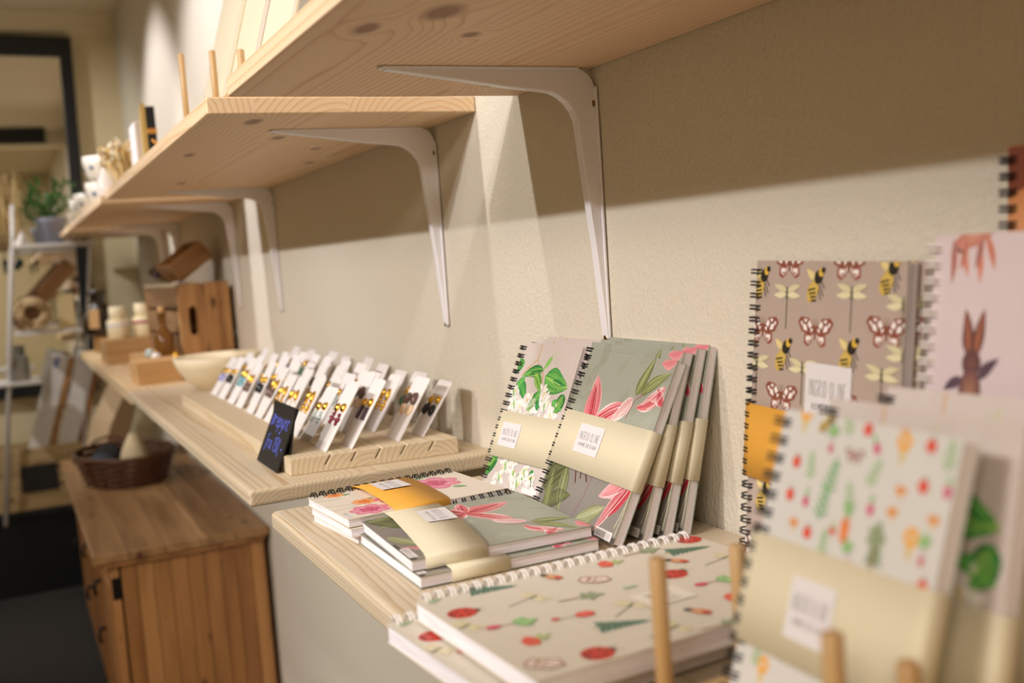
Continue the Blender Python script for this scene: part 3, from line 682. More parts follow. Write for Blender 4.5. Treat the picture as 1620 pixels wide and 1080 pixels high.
# ------------------------------------------------------------------ boards: upper shelves and lower shelves
def board(name, x0, x1, y0, y1, ztop, th, mat, label, group, bevel=.0015):
    cy = (y0+y1)/2; cx = (x0+x1)/2
    o = MB().box(x0-cx, y0-cy, -th/2, x1-cx, y1-cy, th/2).build(name, mat, None, bevel, 3)
    put(o, cx, cy, ztop-th/2); return tag(o, label, 'shelf', group)
ZS = .158; TS = .017; XF = .203
CX = (XF+.4995)/2
def kl(L, y0, y1): return [(x-CX, y-(y0+y1)/2, rx, ry) for x, y, rx, ry in L]
PL = ('f2d4b0', 'ecc8a0', 'd8ac80')
S1 = (-.62, .987); S2 = (1.0936, 2.249); S3 = (2.357, 3.45); S4 = (3.55, 4.37)
M['pine1'] = pine('pine_shelf_near', *PL, knots=kl([(.278, .648, .011, .019), (.325, .711, .0055, .008), (.242, .700, .007, .015), (.44, .915, .009, .014)], *S1), seed=1.3)
M['pine2'] = pine('pine_shelf_second', 'f3d6b0', 'edc9a0', 'daae82', knots=kl([(.324, 1.30, .007, .016), (.262, 1.155, .008, .02), (.45, 1.62, .007, .012), (.407, 1.43, .006, .012), (.30, 1.92, .007, .02), (.244, 1.47, .006, .02)], *S2), seed=4.1)
M['pine3'] = pine('pine_shelf_far', *PL, seed=7.7)
for y, m, lb in ((S1, 'pine1', 'knotty pine wall shelf nearest the camera, running off the top of the picture'), (S2, 'pine2', 'pine wall shelf carrying the leaning art prints, second along the wall'),
                 (S3, 'pine3', 'pine wall shelf third along the wall, with white cups at its front edge'), (S4, 'pine3', 'pine wall shelf at the far end of the wall, beside the mirror')):
    board('wall_shelf', XF, .4995, y[0], y[1], ZS+TS, TS, M[m], lb, 'pine shelves on brackets')
ZA = -.2314
M['pineA'] = pine('pale_spruce_shelf', 'd2c2a8', 'c9b292', 'b99c76', freq=230, seed=2.2, spread=.03)
M['pineB'] = pine('pale_pine_counter', 'cfc0a8', 'c5b091', 'b49975', freq=300, seed=5.35, spread=.09)
M['pineC'] = pine('spruce_shelf_far', 'dcc29a', 'cfae80', 'b89064', freq=200, seed=9.1)
board('lower_shelf', .2095, .4985, -.62, 1.004, SHELF_B, .019, M['pineB'], 'pale pine lower shelf holding the stacks of notebooks', 'lower shelves', .005)
board('lower_shelf', .2095, .4985, 1.10, 2.28, ZA, .018, M['pineA'], 'pale spruce lower shelf holding the earring display', 'lower shelves', .004)
board('lower_shelf', .214, .4985, 2.284, 3.80, ZA-.003, .028, M['pineC'], 'lower shelf in shade with the wooden crate and the boxes', 'lower shelves', .003)

# ------------------------------------------------------------------ shelf brackets
def make_bracket():
    root = empty('shelf_bracket')
    wx = .4985; zt = ZS-.0002
    def plate(axis):
        b = MB(); hw = ((.017, .0088), (.05, .009), (.13, .0075), (.2, .006)) if axis == 'h' else ((.017, .0088), (.06, .009), (.16, .0075), (.245, .006))
        P = []
        for s, h in hw: P.append((s, h))
        pts = [(s, h) for s, h in P] + [(P[-1][0]+.004, 0)] + [(s, -h) for s, h in reversed(P)]
        n = len(pts); vs = []
        for d in (0, .0022):
            for s, h in pts: vs.append((wx-s, h, zt-d) if axis == 'h' else (wx-d, h, zt-s))
        b.add(vs, [tuple(range(n)), tuple(reversed(range(n, 2*n)))] + [(i, i+n, (i+1) % n+n, (i+1) % n) for i in range(n)])
        return b
    ph = fix_normals(plate('h').build('shelf_arm', M['white_metal'], root, .0006)); pv = fix_normals(plate('v').build('wall_arm', M['white_metal'], root, .0006))
    out = []
    R = .020                                     # rounded outer corner
    for i in range(7): a = PI/2*i/6; out.append((wx-R+R*math.sin(a), zt-R+R*math.cos(a)))
    out += [(wx-.0005, zt-.246), (wx-.0035, zt-.246), (wx-.0095, zt-.16), (wx-.0165, zt-.09), (wx-.0195, zt-.055)]
    for i in range(1, 7): a = PI/2*i/6; out.append((wx-.0195-.034*(1-math.cos(a)), zt-.055+.0345*math.sin(a)))
    out += [(wx-.085, zt-.0175), (wx-.13, zt-.0115), (wx-.198, zt-.003), (wx-.198, zt-.0005)]
    rib = fix_normals(MB().prism(out, -.0052, .0052, 'xz').build('rib', M['white_metal'], root, .0024, 3))
    for z in (-.0318, -.2445): put_screw(root, (wx-.0026, -.0046 if z > -.1 else 0, zt+z))
    return root
SCREW = None
def put_screw(root, loc):
    global SCREW
    if SCREW is None:
        SCREW = MB(); SCREW.lathe([(.0001, .0016), (.0012, .0014), (.003, .0009), (.0032, 0)], n=12, cap0=True, cap1=True)
        SCREW.box(-.0018, -.0004, .0013, .0018, .0004, .0017); SCREW = SCREW.mesh('screw', M['brass'])
    s = link('screw', SCREW, root); s.location = loc; s.rotation_euler = (0, -PI/2, 0)
def copy_tree(o, parent=None):
    c = o.copy(); COL.objects.link(c)
    if parent: c.parent = parent
    for ch in o.children: copy_tree(ch, c)
    return c
br = make_bracket()
BR = [(.834, 'white metal bracket under the near shelf, above the standing notebooks'), (1.224, 'white metal bracket under the second shelf, near its sawn end'), (2.091, 'white metal bracket under the far end of the second shelf'),
      (2.489, 'white metal bracket in the shade under the third shelf'), (3.33, 'white metal bracket at the far end of the third shelf'), (3.68, 'white metal bracket under the farthest shelf'), (-.3, 'white metal bracket under the near shelf, outside the picture')]
for i, (y, lb) in enumerate(BR):
    o = br if i == 0 else copy_tree(br); o.location = (0, y, Z0); tag(o, lb, 'bracket', 'white shelf brackets')

# ------------------------------------------------------------------ notebooks on the near lower shelf
G4 = 'lily notebooks leaning on the wall'
T = .0085
for x, y, yaw, lean, lb in ((.4058, .8261, -.062, .462, 'grey lily notebook in front of the leaning row, its pink flower cover in full view'), (.4265, .8250, -.03, .330, 'grey lily notebook second in the leaning row, mostly hidden'),
                            (.4415, .8230, -.012, .290, 'grey lily notebook third in the leaning row, seen by its edge'), (.4555, .8210, .004, .248, 'grey lily notebook last in the leaning row, against the wall')):
    standing('lily', .15, .15, T, x, y, yaw, lean, lb, group=G4, band=(.0432, .092), lab=(.039, .058, .0435, .0255))
G3 = 'white blossom notebooks leaning on the wall'
for x, y, yaw, lean, lb in ((.4136, .955, .083, .432, 'white blossom notebook with green leaves and black spiral, front of its row'), (.4300, .945, .09, .365, 'white blossom notebook second in its row, only its top edge visible'), (.4440, .932, .09, .315, 'white blossom notebook at the back of its row, touching the wall')):
    standing('white', .105, .148, .0078, x, y, yaw, lean, lb, group=G3, band=(.0275, .0745), lab=(.0115, .039, .034, .0245))
# flat stacks
lying('lily', .146, .146, .0085, .2440, .8300, SHELF_B+.0093, -.01, 'lower lily notebook of the flat pair, shifted out from under the other', group='flat pair of lily notebooks', band=(.024, .070), bulge=.0006)
lying('lily', .146, .146, .0085, .2478, .8420, SHELF_B+.0186, -.0451, 'upper lily notebook lying flat on its twin, cream band and red lily', group='flat pair of lily notebooks', band=(.021, .069), bulge=.004, lab=(.034, .0425, .041, .0255), skew=.07)
for i, (dx, dy, da) in enumerate(((.004, .002, .03), (.0015, -.003, -.01), (0, 0, 0))):
    lying('rose', .105, .148, .0070, .2292+dx, .9321+dy, SHELF_B+.0078*(i+1)-.0006, .0596+da, ('bottom rose notebook of the flat stack by the shelf edge', 'middle rose notebook of the flat stack by the shelf edge', 'top rose notebook of the flat stack, mustard band around it')[i],
          group='flat stack of rose notebooks', band=(.044, .096) if i == 2 else None, bandmat='band_orange', bulge=.003, lab=(.012, .0555, .037, .0285), skew=.03)
for i, (dx, dy, da) in enumerate(((-.016, .010, .03), (0, 0, 0))):
    lying('big', .148, .21, .0115, .2035+dx, .5866+dy, SHELF_B+.0135*(i+1), .045+da, ('lower large notebook with ladybird print, sticking out at the shelf edge', 'upper large notebook with ladybirds and fir trees, white spiral')[i], group='flat pair of large ladybird notebooks', wire='white_wire')
# taupe notebooks against the wall, band and sticker
standing('bee', .148, .21, .008, .4602, .5988, -.0709, .0981, 'taupe notebook with butterflies and bees leaning on the wall, mustard band', roll=-.0229, band=(.057, .109), bandmat='band_orange', bulge=.0006, lab=(.10, .075, .03, .02), group='taupe insect notebooks')
standing('bee', .148, .21, .006, .4705, .5925, -.0709, .093, 'taupe notebook behind the butterfly one, only its brown edge visible', roll=-.012, group='taupe insect notebooks')
standing('animals', .16, .2255, .010, .4085, .401, 0.0, .158, 'blush notebook with watercolour animals at the right edge, behind the others', wire='white_wire')
standing('orange', .20, .268, .010, .468, .386, 0.0, .05, 'tall amber and grey notebook with black spiral in the upper right corner')
# rack with dowels, and the notebooks standing in it
rack = empty('dowel_rack', (0, 0, 0), 'beech dowel rack on the near shelf holding the upright notebooks', 'rack')
RB = SHELF_B+.0065
rb_ = MB().box(.238, .262, SHELF_B+.0003, .385, .432, RB).build('base', M['dowel'], rack, .0015)
DOW = {}
def dowel(root, x, y, z0, z1, r=.0041):
    k = round(z1-z0, 3)
    if k not in DOW: DOW[k] = MB().lathe([(r-.0006, 0), (r, .0006), (r, z1-z0-.0012), (r-.001, z1-z0)], n=16).mesh('dowel', M['dowel'])
    d = link('dowel', DOW[k], root); d.location = (x, y, z0)
for x, y, zt in ((.262, .407, -.148), (.255, .284, -.145), (.317, .4185, -.155), (.2795, .2725, -.158)): dowel(rack, x, y, RB-.001, zt)
V = 'upright notebooks in the dowel rack'
def in_rack(x, y, yaw, lean, key, lb, band, wire='black_wire', t=.0085, lab=None): standing(key, .105, .148, t, x, y, yaw, lean, lb, z=RB+.0002+t*math.sin(lean)+.0007, group=V, band=band, wire=wire, bulge=.0008, lab=lab)
in_rack(.2764, .3841, -.0411, .3146, 'veg', 'vegetable print notebook in the dowel rack at front right, cream band', (.040, .090), lab=(.032, .0505, .0275, .027))
in_rack(.3115, .3757, .0015, .2173, 'white', 'white blossom notebook in the dowel rack right behind the vegetable one', (.0275, .0745))
in_rack(.3470, .3811, .064, .28, 'white', 'white blossom notebook in the dowel rack, farther back, thick white page tops', (.0275, .0745), t=.012)

# ------------------------------------------------------------------ earring display
root = empty('earring_display', (0, 0, 0), 'long slotted wooden block full of earring cards', 'display stand')
zt = -.2124; zb = ZA+.0002; tl = math.tan(math.radians(33))
SLOT = [.311, .340, .368, .397, .430]
poly = [(.265, zb), (.458, zb), (.458, zt)]
for xs in reversed(SLOT):
    poly += [(xs+.0011, zt), (xs+.0011-.0115*tl, zt-.0115), (xs-.0011-.0115*tl, zt-.0115), (xs-.0011, zt)]
poly += [(.265, zt)]
blk = MB().prism(poly, -.39, .40, 'xz')
blk.v = [(x-.36, y-(x-.36)*.115*(1 if y < 0 else 0), z-zb) for x, y, z in blk.v]
bo = blk.build('slotted_block', pine('spruce_display_block', 'd9c8ac', 'cfb996', 'c0a47e', seed=6.4, freq=170, spread=.02), root, .0016, 2); fix_normals(bo); bo.location = (.36, 1.522, zb)
RND = random.Random(11)
def mm(name, c, rough=.25, metal=0, **k): M[name] = plain(name, c, rough, metal, **k)
mm('onyx', '17161a', .15); mm('amethyst', '3d2236', .2); mm('teal_glaze', '1f8aa0', .2); mm('mother_of_pearl', 'f0e2da', .25); mm('cream_disc', 'e9c9a4', .35); mm('smoky_quartz', '6a5148', .2); mm('clear_quartz', 'b9c6bf', .12); mm('lilac_stone', '9a9ad0', .25); mm('garnet', '7a1f30', .2); mm('jade', '4f8a66', .25); mm('copper_bead', 'a8683f', .25, .6)
def gem(kind):
    b = MB()
    if kind == 'stud': b.lathe([(.0046, 0), (.0044, .0014), (.003, .003), (.0002, .0038)], n=12, cap1=True)
    if kind == 'oval': b.lathe([(.004, 0), (.0047, .0016), (.0035, .004), (.0003, .0052)], n=12, sy=1.5)
    if kind == 'bar': b.box(-.0028, -.007, 0, .0028, .007, .003)
    if kind == 'disc': b.lathe([(.0062, 0), (.0066, .0012), (.0058, .0024), (.002, .0026)], n=14)
    if kind == 'drop': b.lathe([(.0026, 0), (.003, .002), (.0004, .004)], n=10, sy=2.4)
    if kind == 'cluster':
        for dx, dy in ((0, .004), (-.003, -.001), (.003, -.001), (0, -.005)): b.lathe([(.0022, 0), (.0026, .0016), (.0003, .0034)], (dx, dy, 0), 8)
    return b.mesh('earring_gem', None)
GEM = {k: gem(k) for k in ('stud', 'oval', 'bar', 'disc', 'drop', 'cluster')}
GM = {}
def gem_mesh(kind, mat):
    if (kind, mat) not in GM: me = GEM[kind].copy(); me.materials.clear(); me.materials.append(M[mat]); GM[(kind, mat)] = me
    return GM[(kind, mat)]
CARDS = {}
def card_mesh(w_, h):
    k = (round(w_, 3), round(h, 3))
    if k not in CARDS:
        r = .003; P = [(-w_/2, 0), (w_/2, 0), (w_/2, h-r), (w_/2-r, h), (-w_/2+r, h), (-w_/2, h-r)]
        CARDS[k] = MB().prism(P, -.0004, .0004, 'xy').mesh('earring_card', M['card'])
    return CARDS[k]
STYLE = [('black oval', 'stud', 'gold', 'oval', 'onyx'), ('purple bar', 'stud', 'gold', 'bar', 'amethyst'), ('teal bar', 'drop', 'gold', 'bar', 'teal_glaze'), ('pearl', 'drop', 'gold', 'disc', 'mother_of_pearl'), ('cream disc', 'oval', 'smoky_quartz', 'disc', 'cream_disc'),
         ('brown stone', 'drop', 'gold', 'oval', 'smoky_quartz'), ('clear drop', 'stud', 'gold', 'cluster', 'clear_quartz'), ('lilac', 'stud', 'gold', 'drop', 'lilac_stone'), ('garnet cluster', 'stud', 'gold', 'cluster', 'garnet'), ('small gold', 'drop', 'gold', 'cluster', 'gold'), ('green', 'drop', 'gold', 'oval', 'jade'), ('copper', 'stud', 'gold', 'disc', 'copper_bead')]
ORD = ['first', 'second', 'third', 'fourth', 'fifth', 'sixth', 'seventh', 'eighth', 'ninth', 'tenth', 'eleventh', 'twelfth']
YS = [[1.134, 1.205, 1.262, 1.330, 1.395, 1.455, 1.520, 1.59, 1.66, 1.735, 1.80], [1.128, 1.212, 1.275, 1.345, 1.42, 1.49, 1.56, 1.64, 1.72, 1.80], [1.232, 1.30, 1.365, 1.435, 1.51, 1.585, 1.66, 1.74, 1.81],
      [1.130, 1.215, 1.285, 1.355, 1.43, 1.51, 1.59, 1.68, 1.77], [1.135, 1.212, 1.282, 1.349, 1.418, 1.523, 1.609, 1.72, 1.81]]
FIX = {(0, 0): 8, (1, 0): 1, (3, 0): 4, (4, 0): 0, (0, 1): 6, (0, 3): 3, (0, 5): 5, (0, 8): 2, (0, 9): 0, (0, 10): 7, (1, 1): 9, (0, 2): 9}
yaw0 = 0.0
for s, ys in enumerate(YS):
    for k, yc in enumerate(ys):
        yc = yc*1.025+.017; a = math.radians(33 + RND.uniform(-2.2, 2.6)); h = RND.choice((.085, .088, .093)) if (s, k) != (1, 0) else .098; wd = .046
        if k > 4: yc += RND.uniform(-.006, .006)
        st = STYLE[FIX.get((s, k), RND.randrange(len(STYLE)))]
        c = link('earring_card', card_mesh(wd, h))
        X = Vector((RND.uniform(-.035, .035), -1, 0)).normalized(); Y = Vector((math.sin(a), 0, math.cos(a))); Zv = X.cross(Y).normalized(); Y = Zv.cross(X)
        base = Vector((SLOT[s], yc, zt)) - Y*(.0095/math.cos(a)*.98)
        c.matrix_world = Matrix(((X.x, Y.x, Zv.x, base.x), (X.y, Y.y, Zv.y, base.y), (X.z, Y.z, Zv.z, base.z+Z0), (0, 0, 0, 1)))
        tag(c, 'white card with %s earrings, %s from near end, %s row from shelf edge' % (st[0], ORD[k], ORD[s]), 'earring card', 'earring cards in the slotted block')
        for sx in (-1, 1):
            e = link('earring_stud', gem_mesh(st[1], st[2]), c); e.scale = (1.25, 1.25, 1.25); e.location = (sx*.0105, h*.68+sx*.001, .0004); e.rotation_euler = (0, 0, sx*.3)
            e = link('earring_bead', gem_mesh(st[3], st[4]), c); e.scale = (1.15, 1.15, 1.15); e.location = (sx*.0105, h*.68-.0135, .0004); e.rotation_euler = (0, 0, sx*.12)

# little blackboard sign
sg = empty('price_sign', (0, 0, 0), 'small black folded sign with blue handwriting at the corner of the earring block', 'sign')
a = math.atan2(.0312, .0685)
sgn = MB().box(-.05, 0, -.001, .05, .075, .001).build('front_panel', M['chalk'], sg)
def sign_mat(ang, x): 
    X = Vector((0, -1, 0)); Y = Vector((math.sin(ang), 0, math.cos(ang))); Zv = X.cross(Y)
    return Matrix(((X.x, Y.x, Zv.x, x), (X.y, Y.y, Zv.y, 1.2178), (X.z, Y.z, Zv.z, ZA+.0012), (0, 0, 0, 1)))
sgn.matrix_local = sign_mat(a, .2552)
sa = Art(100, 75)
sa.text(10, 47, 'Ørepynt', 8.4, 17, 3.0, 1.9, '5566d8', .12); sa.text(14, 19, 'fra 150,-', 7.0, 17, 2.4, 1.9, '5566d8', .12)
sm = link('handwriting', sa.mesh('handwriting'), sgn); sm.location = (-.05, 0, .0011)
bk = MB().box(-.05, 0, -.001, .05, .0715, .001).build('back_panel', M['chalk'], sg); bk.matrix_local = sign_mat(.2, .2690)

# ------------------------------------------------------------------ far part of the lower shelf
bw = MB(); bw.lathe([(.001, 0), (.040, 0), (.043, .004), (.050, .008), (.070, .026), (.082, .046), (.088, .066), (.084, .0665), (.077, .047), (.064, .028), (.045, .013), (.001, .010)], n=40, cap0=False, cap1=False)
o = bw.build('wooden_bowl', M['bowl']); put(o, .372, 2.13, ZA+.0005); tag(o, 'pale turned wooden bowl behind the earring cards', 'bowl')
def kraft_box(name, x0, y0, z0, w_, d, h, rot, label, mat='kraft', lid=True, group=None):
    r = empty(name, (x0, y0, z0), label, 'box', group, (0, 0, rot))
    MB().box(0, 0, 0, w_, d, h*(.72 if lid else 1)).build('tray', M[mat], r, .001)
    if lid: MB().box(-.0015, -.0015, h*.5, w_+.0015, d+.0015, h).build('lid', M[mat], r, .0012)
    return r
ZC = ZA-.003+.0004
kraft_box('kraft_box', .243, 2.385, ZC, .092, .11, .05, .03, 'plain kraft box on the shaded shelf beside the wooden bowl')
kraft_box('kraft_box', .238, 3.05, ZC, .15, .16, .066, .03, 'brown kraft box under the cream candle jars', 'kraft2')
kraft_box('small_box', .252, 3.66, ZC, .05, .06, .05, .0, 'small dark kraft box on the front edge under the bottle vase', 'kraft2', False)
riser = slab('display_riser', .285, 2.5, ZC, .492, 2.95, ZC+.034, M['kraft'], .001); tag(riser, 'low brown board box under the wooden crate', 'riser')
# crate with oval hand hole
cr = empty('wooden_crate', (.366, 2.55, ZC+.0345), 'brown wooden crate with an oval hand hole in its end panel', 'crate', None, (0, 0, .13))
M['crate'] = plank_wood('crate_pine', 'cba06c', 'b27f4c', '8a5830', 'z', 30)
M['crate_side'] = plank_wood('crate_side_slats', 'a07a54', '8f6746', '6a4730', 'y', 30)
CWD, CH, CD = .122, .176, .30
def oval_panel(w0, w1, hole):
    b = MB()
    if not hole: return b.box(w0, 0, 0, w1, .012, CH)
    n = 24; cx, cz = (w0+w1)/2, CH*.5; inn = []; outr = []
    for k in range(n):
        an = 2*PI*k/n; ca, sa_ = math.cos(an), math.sin(an); inn.append((cx+.010*ca, cz+.024*(1 if sa_ > 0 else -1)*min(1, abs(sa_)*3)+.010*sa_))
        sc_ = min((w1-w0)/2/max(abs(ca), 1e-6), CH/2/max(abs(sa_), 1e-6)); outr.append((cx+ca*sc_, cz+sa_*sc_))
    # corners
    vs = [(x, d, z) for d in (0, .012) for L in (inn, outr) for x, z in L]; N = n
    fs = []
    for k in range(n):
        j = (k+1) % n
        fs += [(k, N+k, N+j, j), (2*N+k, 2*N+j, 3*N+j, 3*N+k), (k, j, 2*N+j, 2*N+k), (N+k, 3*N+k, 3*N+j, N+j)]
    b.add(vs, fs)
    for sx, x in ((-1, w0), (1, w1)):
        for z in (0, CH):
            ne = sorted(range(n), key=lambda q: abs(outr[q][0]-x)+abs(outr[q][1]-z))[:2]; p, q = [outr[e] for e in ne]
            b.add([(x, 0, z), (p[0], 0, p[1]), (q[0], 0, q[1]), (x, .012, z), (p[0], .012, p[1]), (q[0], .012, q[1])], [(0, 1, 2), (3, 5, 4), (0, 3, 4, 1), (1, 4, 5, 2), (2, 5, 3, 0)])
    return b
for w0, w1, hl in ((0, .062, True), (.0625, .092, False), (.0925, CWD, False)):
    fix_normals(oval_panel(w0, w1, hl).build('end_board', M['crate'], cr, .0006))
    b2 = MB().box(w0, CD-.012, 0, w1, CD, CH).build('end_board', M['crate'], cr)
for sx in (0, CWD-.008):
    for z0, z1 in ((.004, .055), (.062, .113), (.12, .170)): MB().box(sx, .0125, z0, sx+.008, CD-.0125, z1).build('side_slat', M['crate_side'], cr, .0008)
MB().box(.008, .0125, .002, CWD-.008, CD-.0125, .010).build('bottom_board', M['crate_side'], cr)
rail = MB().box(-.004, .02, CH-.006, .008, CD-.02, CH+.002).build('rail', plain('pale_batten', 'd8c6a4', .6), cr, .001)
# open box tipped on top of the crate
tb = empty('tipped_box', (.395, 2.66, ZC+.0345+CH+.0035), 'brown wooden box lying tipped on top of the crate', 'box', None, (0, -.62, .12))
M['walnut'] = plank_wood('brown_box_wood', 'b98a58', 'a07040', '74492a', 'x', 26)
for q in ((0, 0, 0, .10, .13, .008, 'bottom_board'), (0, 0, .008, .10, .008, .05, 'front_board'), (0, .122, .008, .10, .13, .05, 'back_board'), (0, .008, .008, .008, .122, .05, 'side_board'), (.092, .008, .008, .10, .122, .05, 'side_board')):
    MB().box(*q[:6]).build(q[6], M['walnut'], tb, .0008)
# dried flowers on the crate corner
def stems(name, base, n, L, spread, tip, mats, label, cat, rnd, heads=True, lean=(0, 0)):
    r = empty(name, base, label, cat); b = MB(); hd = [MB() for _ in mats[1:]]
    for i in range(n):
        an = rnd.uniform(0, 6.28); s = rnd.uniform(0, spread); t = Vector((math.cos(an)*s+lean[0], math.sin(an)*s+lean[1], 1)).normalized()*L*rnd.uniform(.65, 1)
        m_ = t*.5 + Vector((rnd.uniform(-.01, .01), rnd.uniform(-.01, .01), 0)); b.tube([(0, 0, 0), m_, t], .0012, 5)
        if heads:
            h = hd[rnd.randrange(len(hd))]
            for q in range(4):
                p = t + Vector((rnd.uniform(-1, 1), rnd.uniform(-1, 1), rnd.uniform(-1.2, .6)))*tip; h.lathe([(.0004, -tip*.5), (tip*.6, -tip*.1), (tip*.45, tip*.35), (.0004, tip*.6)], p, 7)
    b.build('stems', mats[0], r)
    for h, m_ in zip(hd, mats[1:]):
        if h.v: h.build('flower_heads', m_, r)['kind'] = 'stuff'
    return r
mm('dry_stem', 'a78b5a', .8); mm('dry_purple', '6a4a5c', .85); mm('dry_moss', '5c5138', .9); mm('dry_straw', 'dcbf84', .85); mm('dry_yellow', 'd9a83c', .8); mm('dry_cream', 'e8dcc0', .85)
stems('dried_flowers', (.385, 2.82, ZC+.0345+CH+.002), 34, .055, .9, .007, [M['dry_stem'], M['dry_purple'], M['dry_moss']], 'dark purple dried flower bunch lying on the crate corner', 'dried flowers', random.Random(3), lean=(-.5, -.3))
# bottles and ornaments beside the crate
def glass(name, c, rough=.05, tint=.8):
    t = NT(name, rough); t.b.inputs['Transmission Weight'].default_value = tint; t.b.inputs['IOR'].default_value = 1.45; return t.out(srgb(c))
M['clear_glass'] = glass('clear_glass', 'f2efe6'); M['amber_glass'] = glass('amber_glass', '9a6a30', tint=.6)
bt = empty('ornament_bottle', (.328, 2.575, ZC+.0345), 'amber glass ornament bottle beside the crate', 'bottle')
MB().lathe([(.001, 0), (.02, 0), (.023, .006), (.023, .055), (.012, .075), (.009, .08), (.009, .105), (.011, .107), (.011, .112), (.001, .112)], n=20).build('glass', M['amber_glass'], bt)
MB().lathe([(.0075, .108), (.008, .126), (.001, .127)], n=12).build('cork', M['kraft'], bt)
for x, y, r, c, lb in ((.302, 2.535, .012, 'mother_of_pearl', 'small pearly bauble in front of the amber bottle'), (.345, 2.522, .010, 'gold', 'small gold bauble in front of the crate'), (.304, 2.66, .013, 'clear_quartz', 'small glassy bauble left of the amber bottle')):
    t = empty('bauble', (x, y, ZC+.0345), lb, 'ornament', 'baubles by the crate'); MB().lathe([(.0005, 0)]+[(r*math.sin(PI*i/8), r-r*math.cos(PI*i/8)) for i in range(1, 8)]+[(.0005, 2*r)], n=14).build('ball', M[c], t)
    MB().lathe([(.003, 2*r-.001), (.003, 2*r+.004), (.0005, 2*r+.005)], n=8).build('cap', M['gold'], t)
# candle jars on the kraft box
mm('candle_cream', 'efdfb4', .5); mm('candle_red', 'b0505a', .5)
for x, y, s, lb in ((.29, 3.12, 1.0, 'cream candle jar with pale lid on the kraft box, nearer the wall edge'), (.36, 3.13, 1.05, 'cream candle jar with a red stripe on the kraft box')):
    t = empty('candle_jar', (x-.01, y, ZC+.0662), lb, 'candle', 'cream candle jars')
    MB().lathe([(.001, 0), (.027*s, 0), (.03*s, .004), (.03*s, .05*s), (.027*s, .054*s), (.001, .054*s)], n=22).build('jar', M['candle_cream'], t)
    MB().lathe([(.0303*s, .036*s), (.0306*s, .038*s), (.0306*s, .042*s), (.0303*s, .044*s)], n=22, cap0=False, cap1=False).build('stripe', M['candle_red'] if s > 1 else M['card'], t)
    MB().lathe([(.020*s, .054*s), (.022*s, .057*s), (.022*s, .088*s), (.018*s, .09*s), (.001, .09*s)], n=20).build('lid', M['candle_cream'], t)
# dark faceted bottle vase with a label
vz = empty('bottle_vase', (.2745, 3.685, ZC+.0505), 'dark faceted bottle vase with a kraft label at the end of the shelf', 'vase')
M['dark_glaze'] = plain('dark_brown_glaze', '2e2218', .25)
MB().lathe([(.001, 0), (.034, 0), (.05, .012), (.058, .035), (.053, .062), (.026, .10), (.022, .108), (.022, .13), (.030, .138), (.030, .15), (.02, .15)], n=8).build('body', M['dark_glaze'], vz)
lab = MB().box(-.016, -.0605, .020, .016, -.0585, .082).build('label', M['kraft'], vz); lab.rotation_euler = (math.radians(-8), 0, math.radians(-22))

# ------------------------------------------------------------------ on top of the wall shelves
ZT = ZS+TS+.0003
pr = empty('print_rack', (0, 0, 0), 'pale dowel rack for art prints on top of the second shelf', 'rack')
MB().box(.232, 1.12, ZT, .37, 1.60, ZT+.010).build('base', M['dowel'], pr, .0015)
for x, y, zz in ((.245, 1.466, .2914), (.262, 1.343, .2714), (.262, 1.184, .241)): dowel(pr, x, y, ZT+.009, zz)
M['art_paper'] = plain('cream_art_paper', 'efe2c6', .5, noise=.015, scale=10); M['sleeve'] = plain('milky_print_sleeve', 'e9dcd2', .18, noise=.02, scale=20)
for i, (x, y1, y0, m_, lb) in enumerate(((.272, 1.59, 1.40, 'art_paper', 'cream art print in front of the others in the shelf top rack'), (.2765, 1.58, 1.25, 'sleeve', 'milky sleeved art print in the middle of the shelf top rack'), (.281, 1.57, 1.10, 'art_paper', 'cream art print nearest the wall in the shelf top rack'))):
    p = empty('art_print', (x, y1, ZT+.0105), lb, 'art print', 'art prints on the second shelf', (0, .29, 0)); q = y0-y1
    MB().box(0, q, 0, .0022, 0, .42).build('mount_board', M[m_], p); MB().box(-.0006, q+.003, .003, -.0001, -.003, .417).build('clear_sleeve', M['sleeve'], p)
    MB().box(-.0012, q+.010, .012, -.0007, -.010, .41).build('printed_sheet', M['art_paper'], p)
# small things along the front edge
cp = empty('ribbon_card_pack', (.222, 1.64, ZT), 'flat dark card pack with an orange ribbon at the shelf edge', 'card pack')
MB().box(0, 0, 0, .09, .13, .009).build('pack', M['chalk'], cp, .001); mm('orange_ribbon', 'e0983a', .5)
MB().box(-.001, .02, -.0002, .091, .032, .0102).build('ribbon', M['orange_ribbon'], cp)
bow = MB(); 
for s in (-1, 1): bow.tube([(.02, .026, .011), (.012+.01*s, .026+.014*s, .026), (.012+.004*s, .026+.024*s, .018), (.02, .026, .011)], .0028, 6)
bow.build('bow', M['orange_ribbon'], cp)
bb = empty('ribboned_book', (.268, 2.04, ZT), 'black book standing upright with a gold ribbon beside a white board', 'book', None, (0, 0, -.1))
MB().box(0, 0, 0, .016, .11, .135).build('cover', M['chalk'], bb, .0015); MB().box(.003, .1085, .003, .013, .1105, .132).build('pages', M['pages'], bb)
MB().box(-.001, -.0014, .085, .017, .111, .094).build('ribbon', M['orange_ribbon'], bb); MB().box(-.0085, -.0016, .001, -.0005, .111, .14).build('spine_board', plain('gold_board_edge', 'd8b56a', .5), bb)
wb = slab('white_board', .262, 2.17, ZT, .273, 2.26, ZT+.125, M['card'], .001); tag(wb, 'plain white board standing left of the black ribboned book', 'board')
gb = empty('stopper_bottle', (.246, 2.66, ZT), 'milky glass bottle with a tan stopper on the third shelf', 'bottle')
M['milk_glass'] = plain('milk_glass', 'd8cfc4', .2)
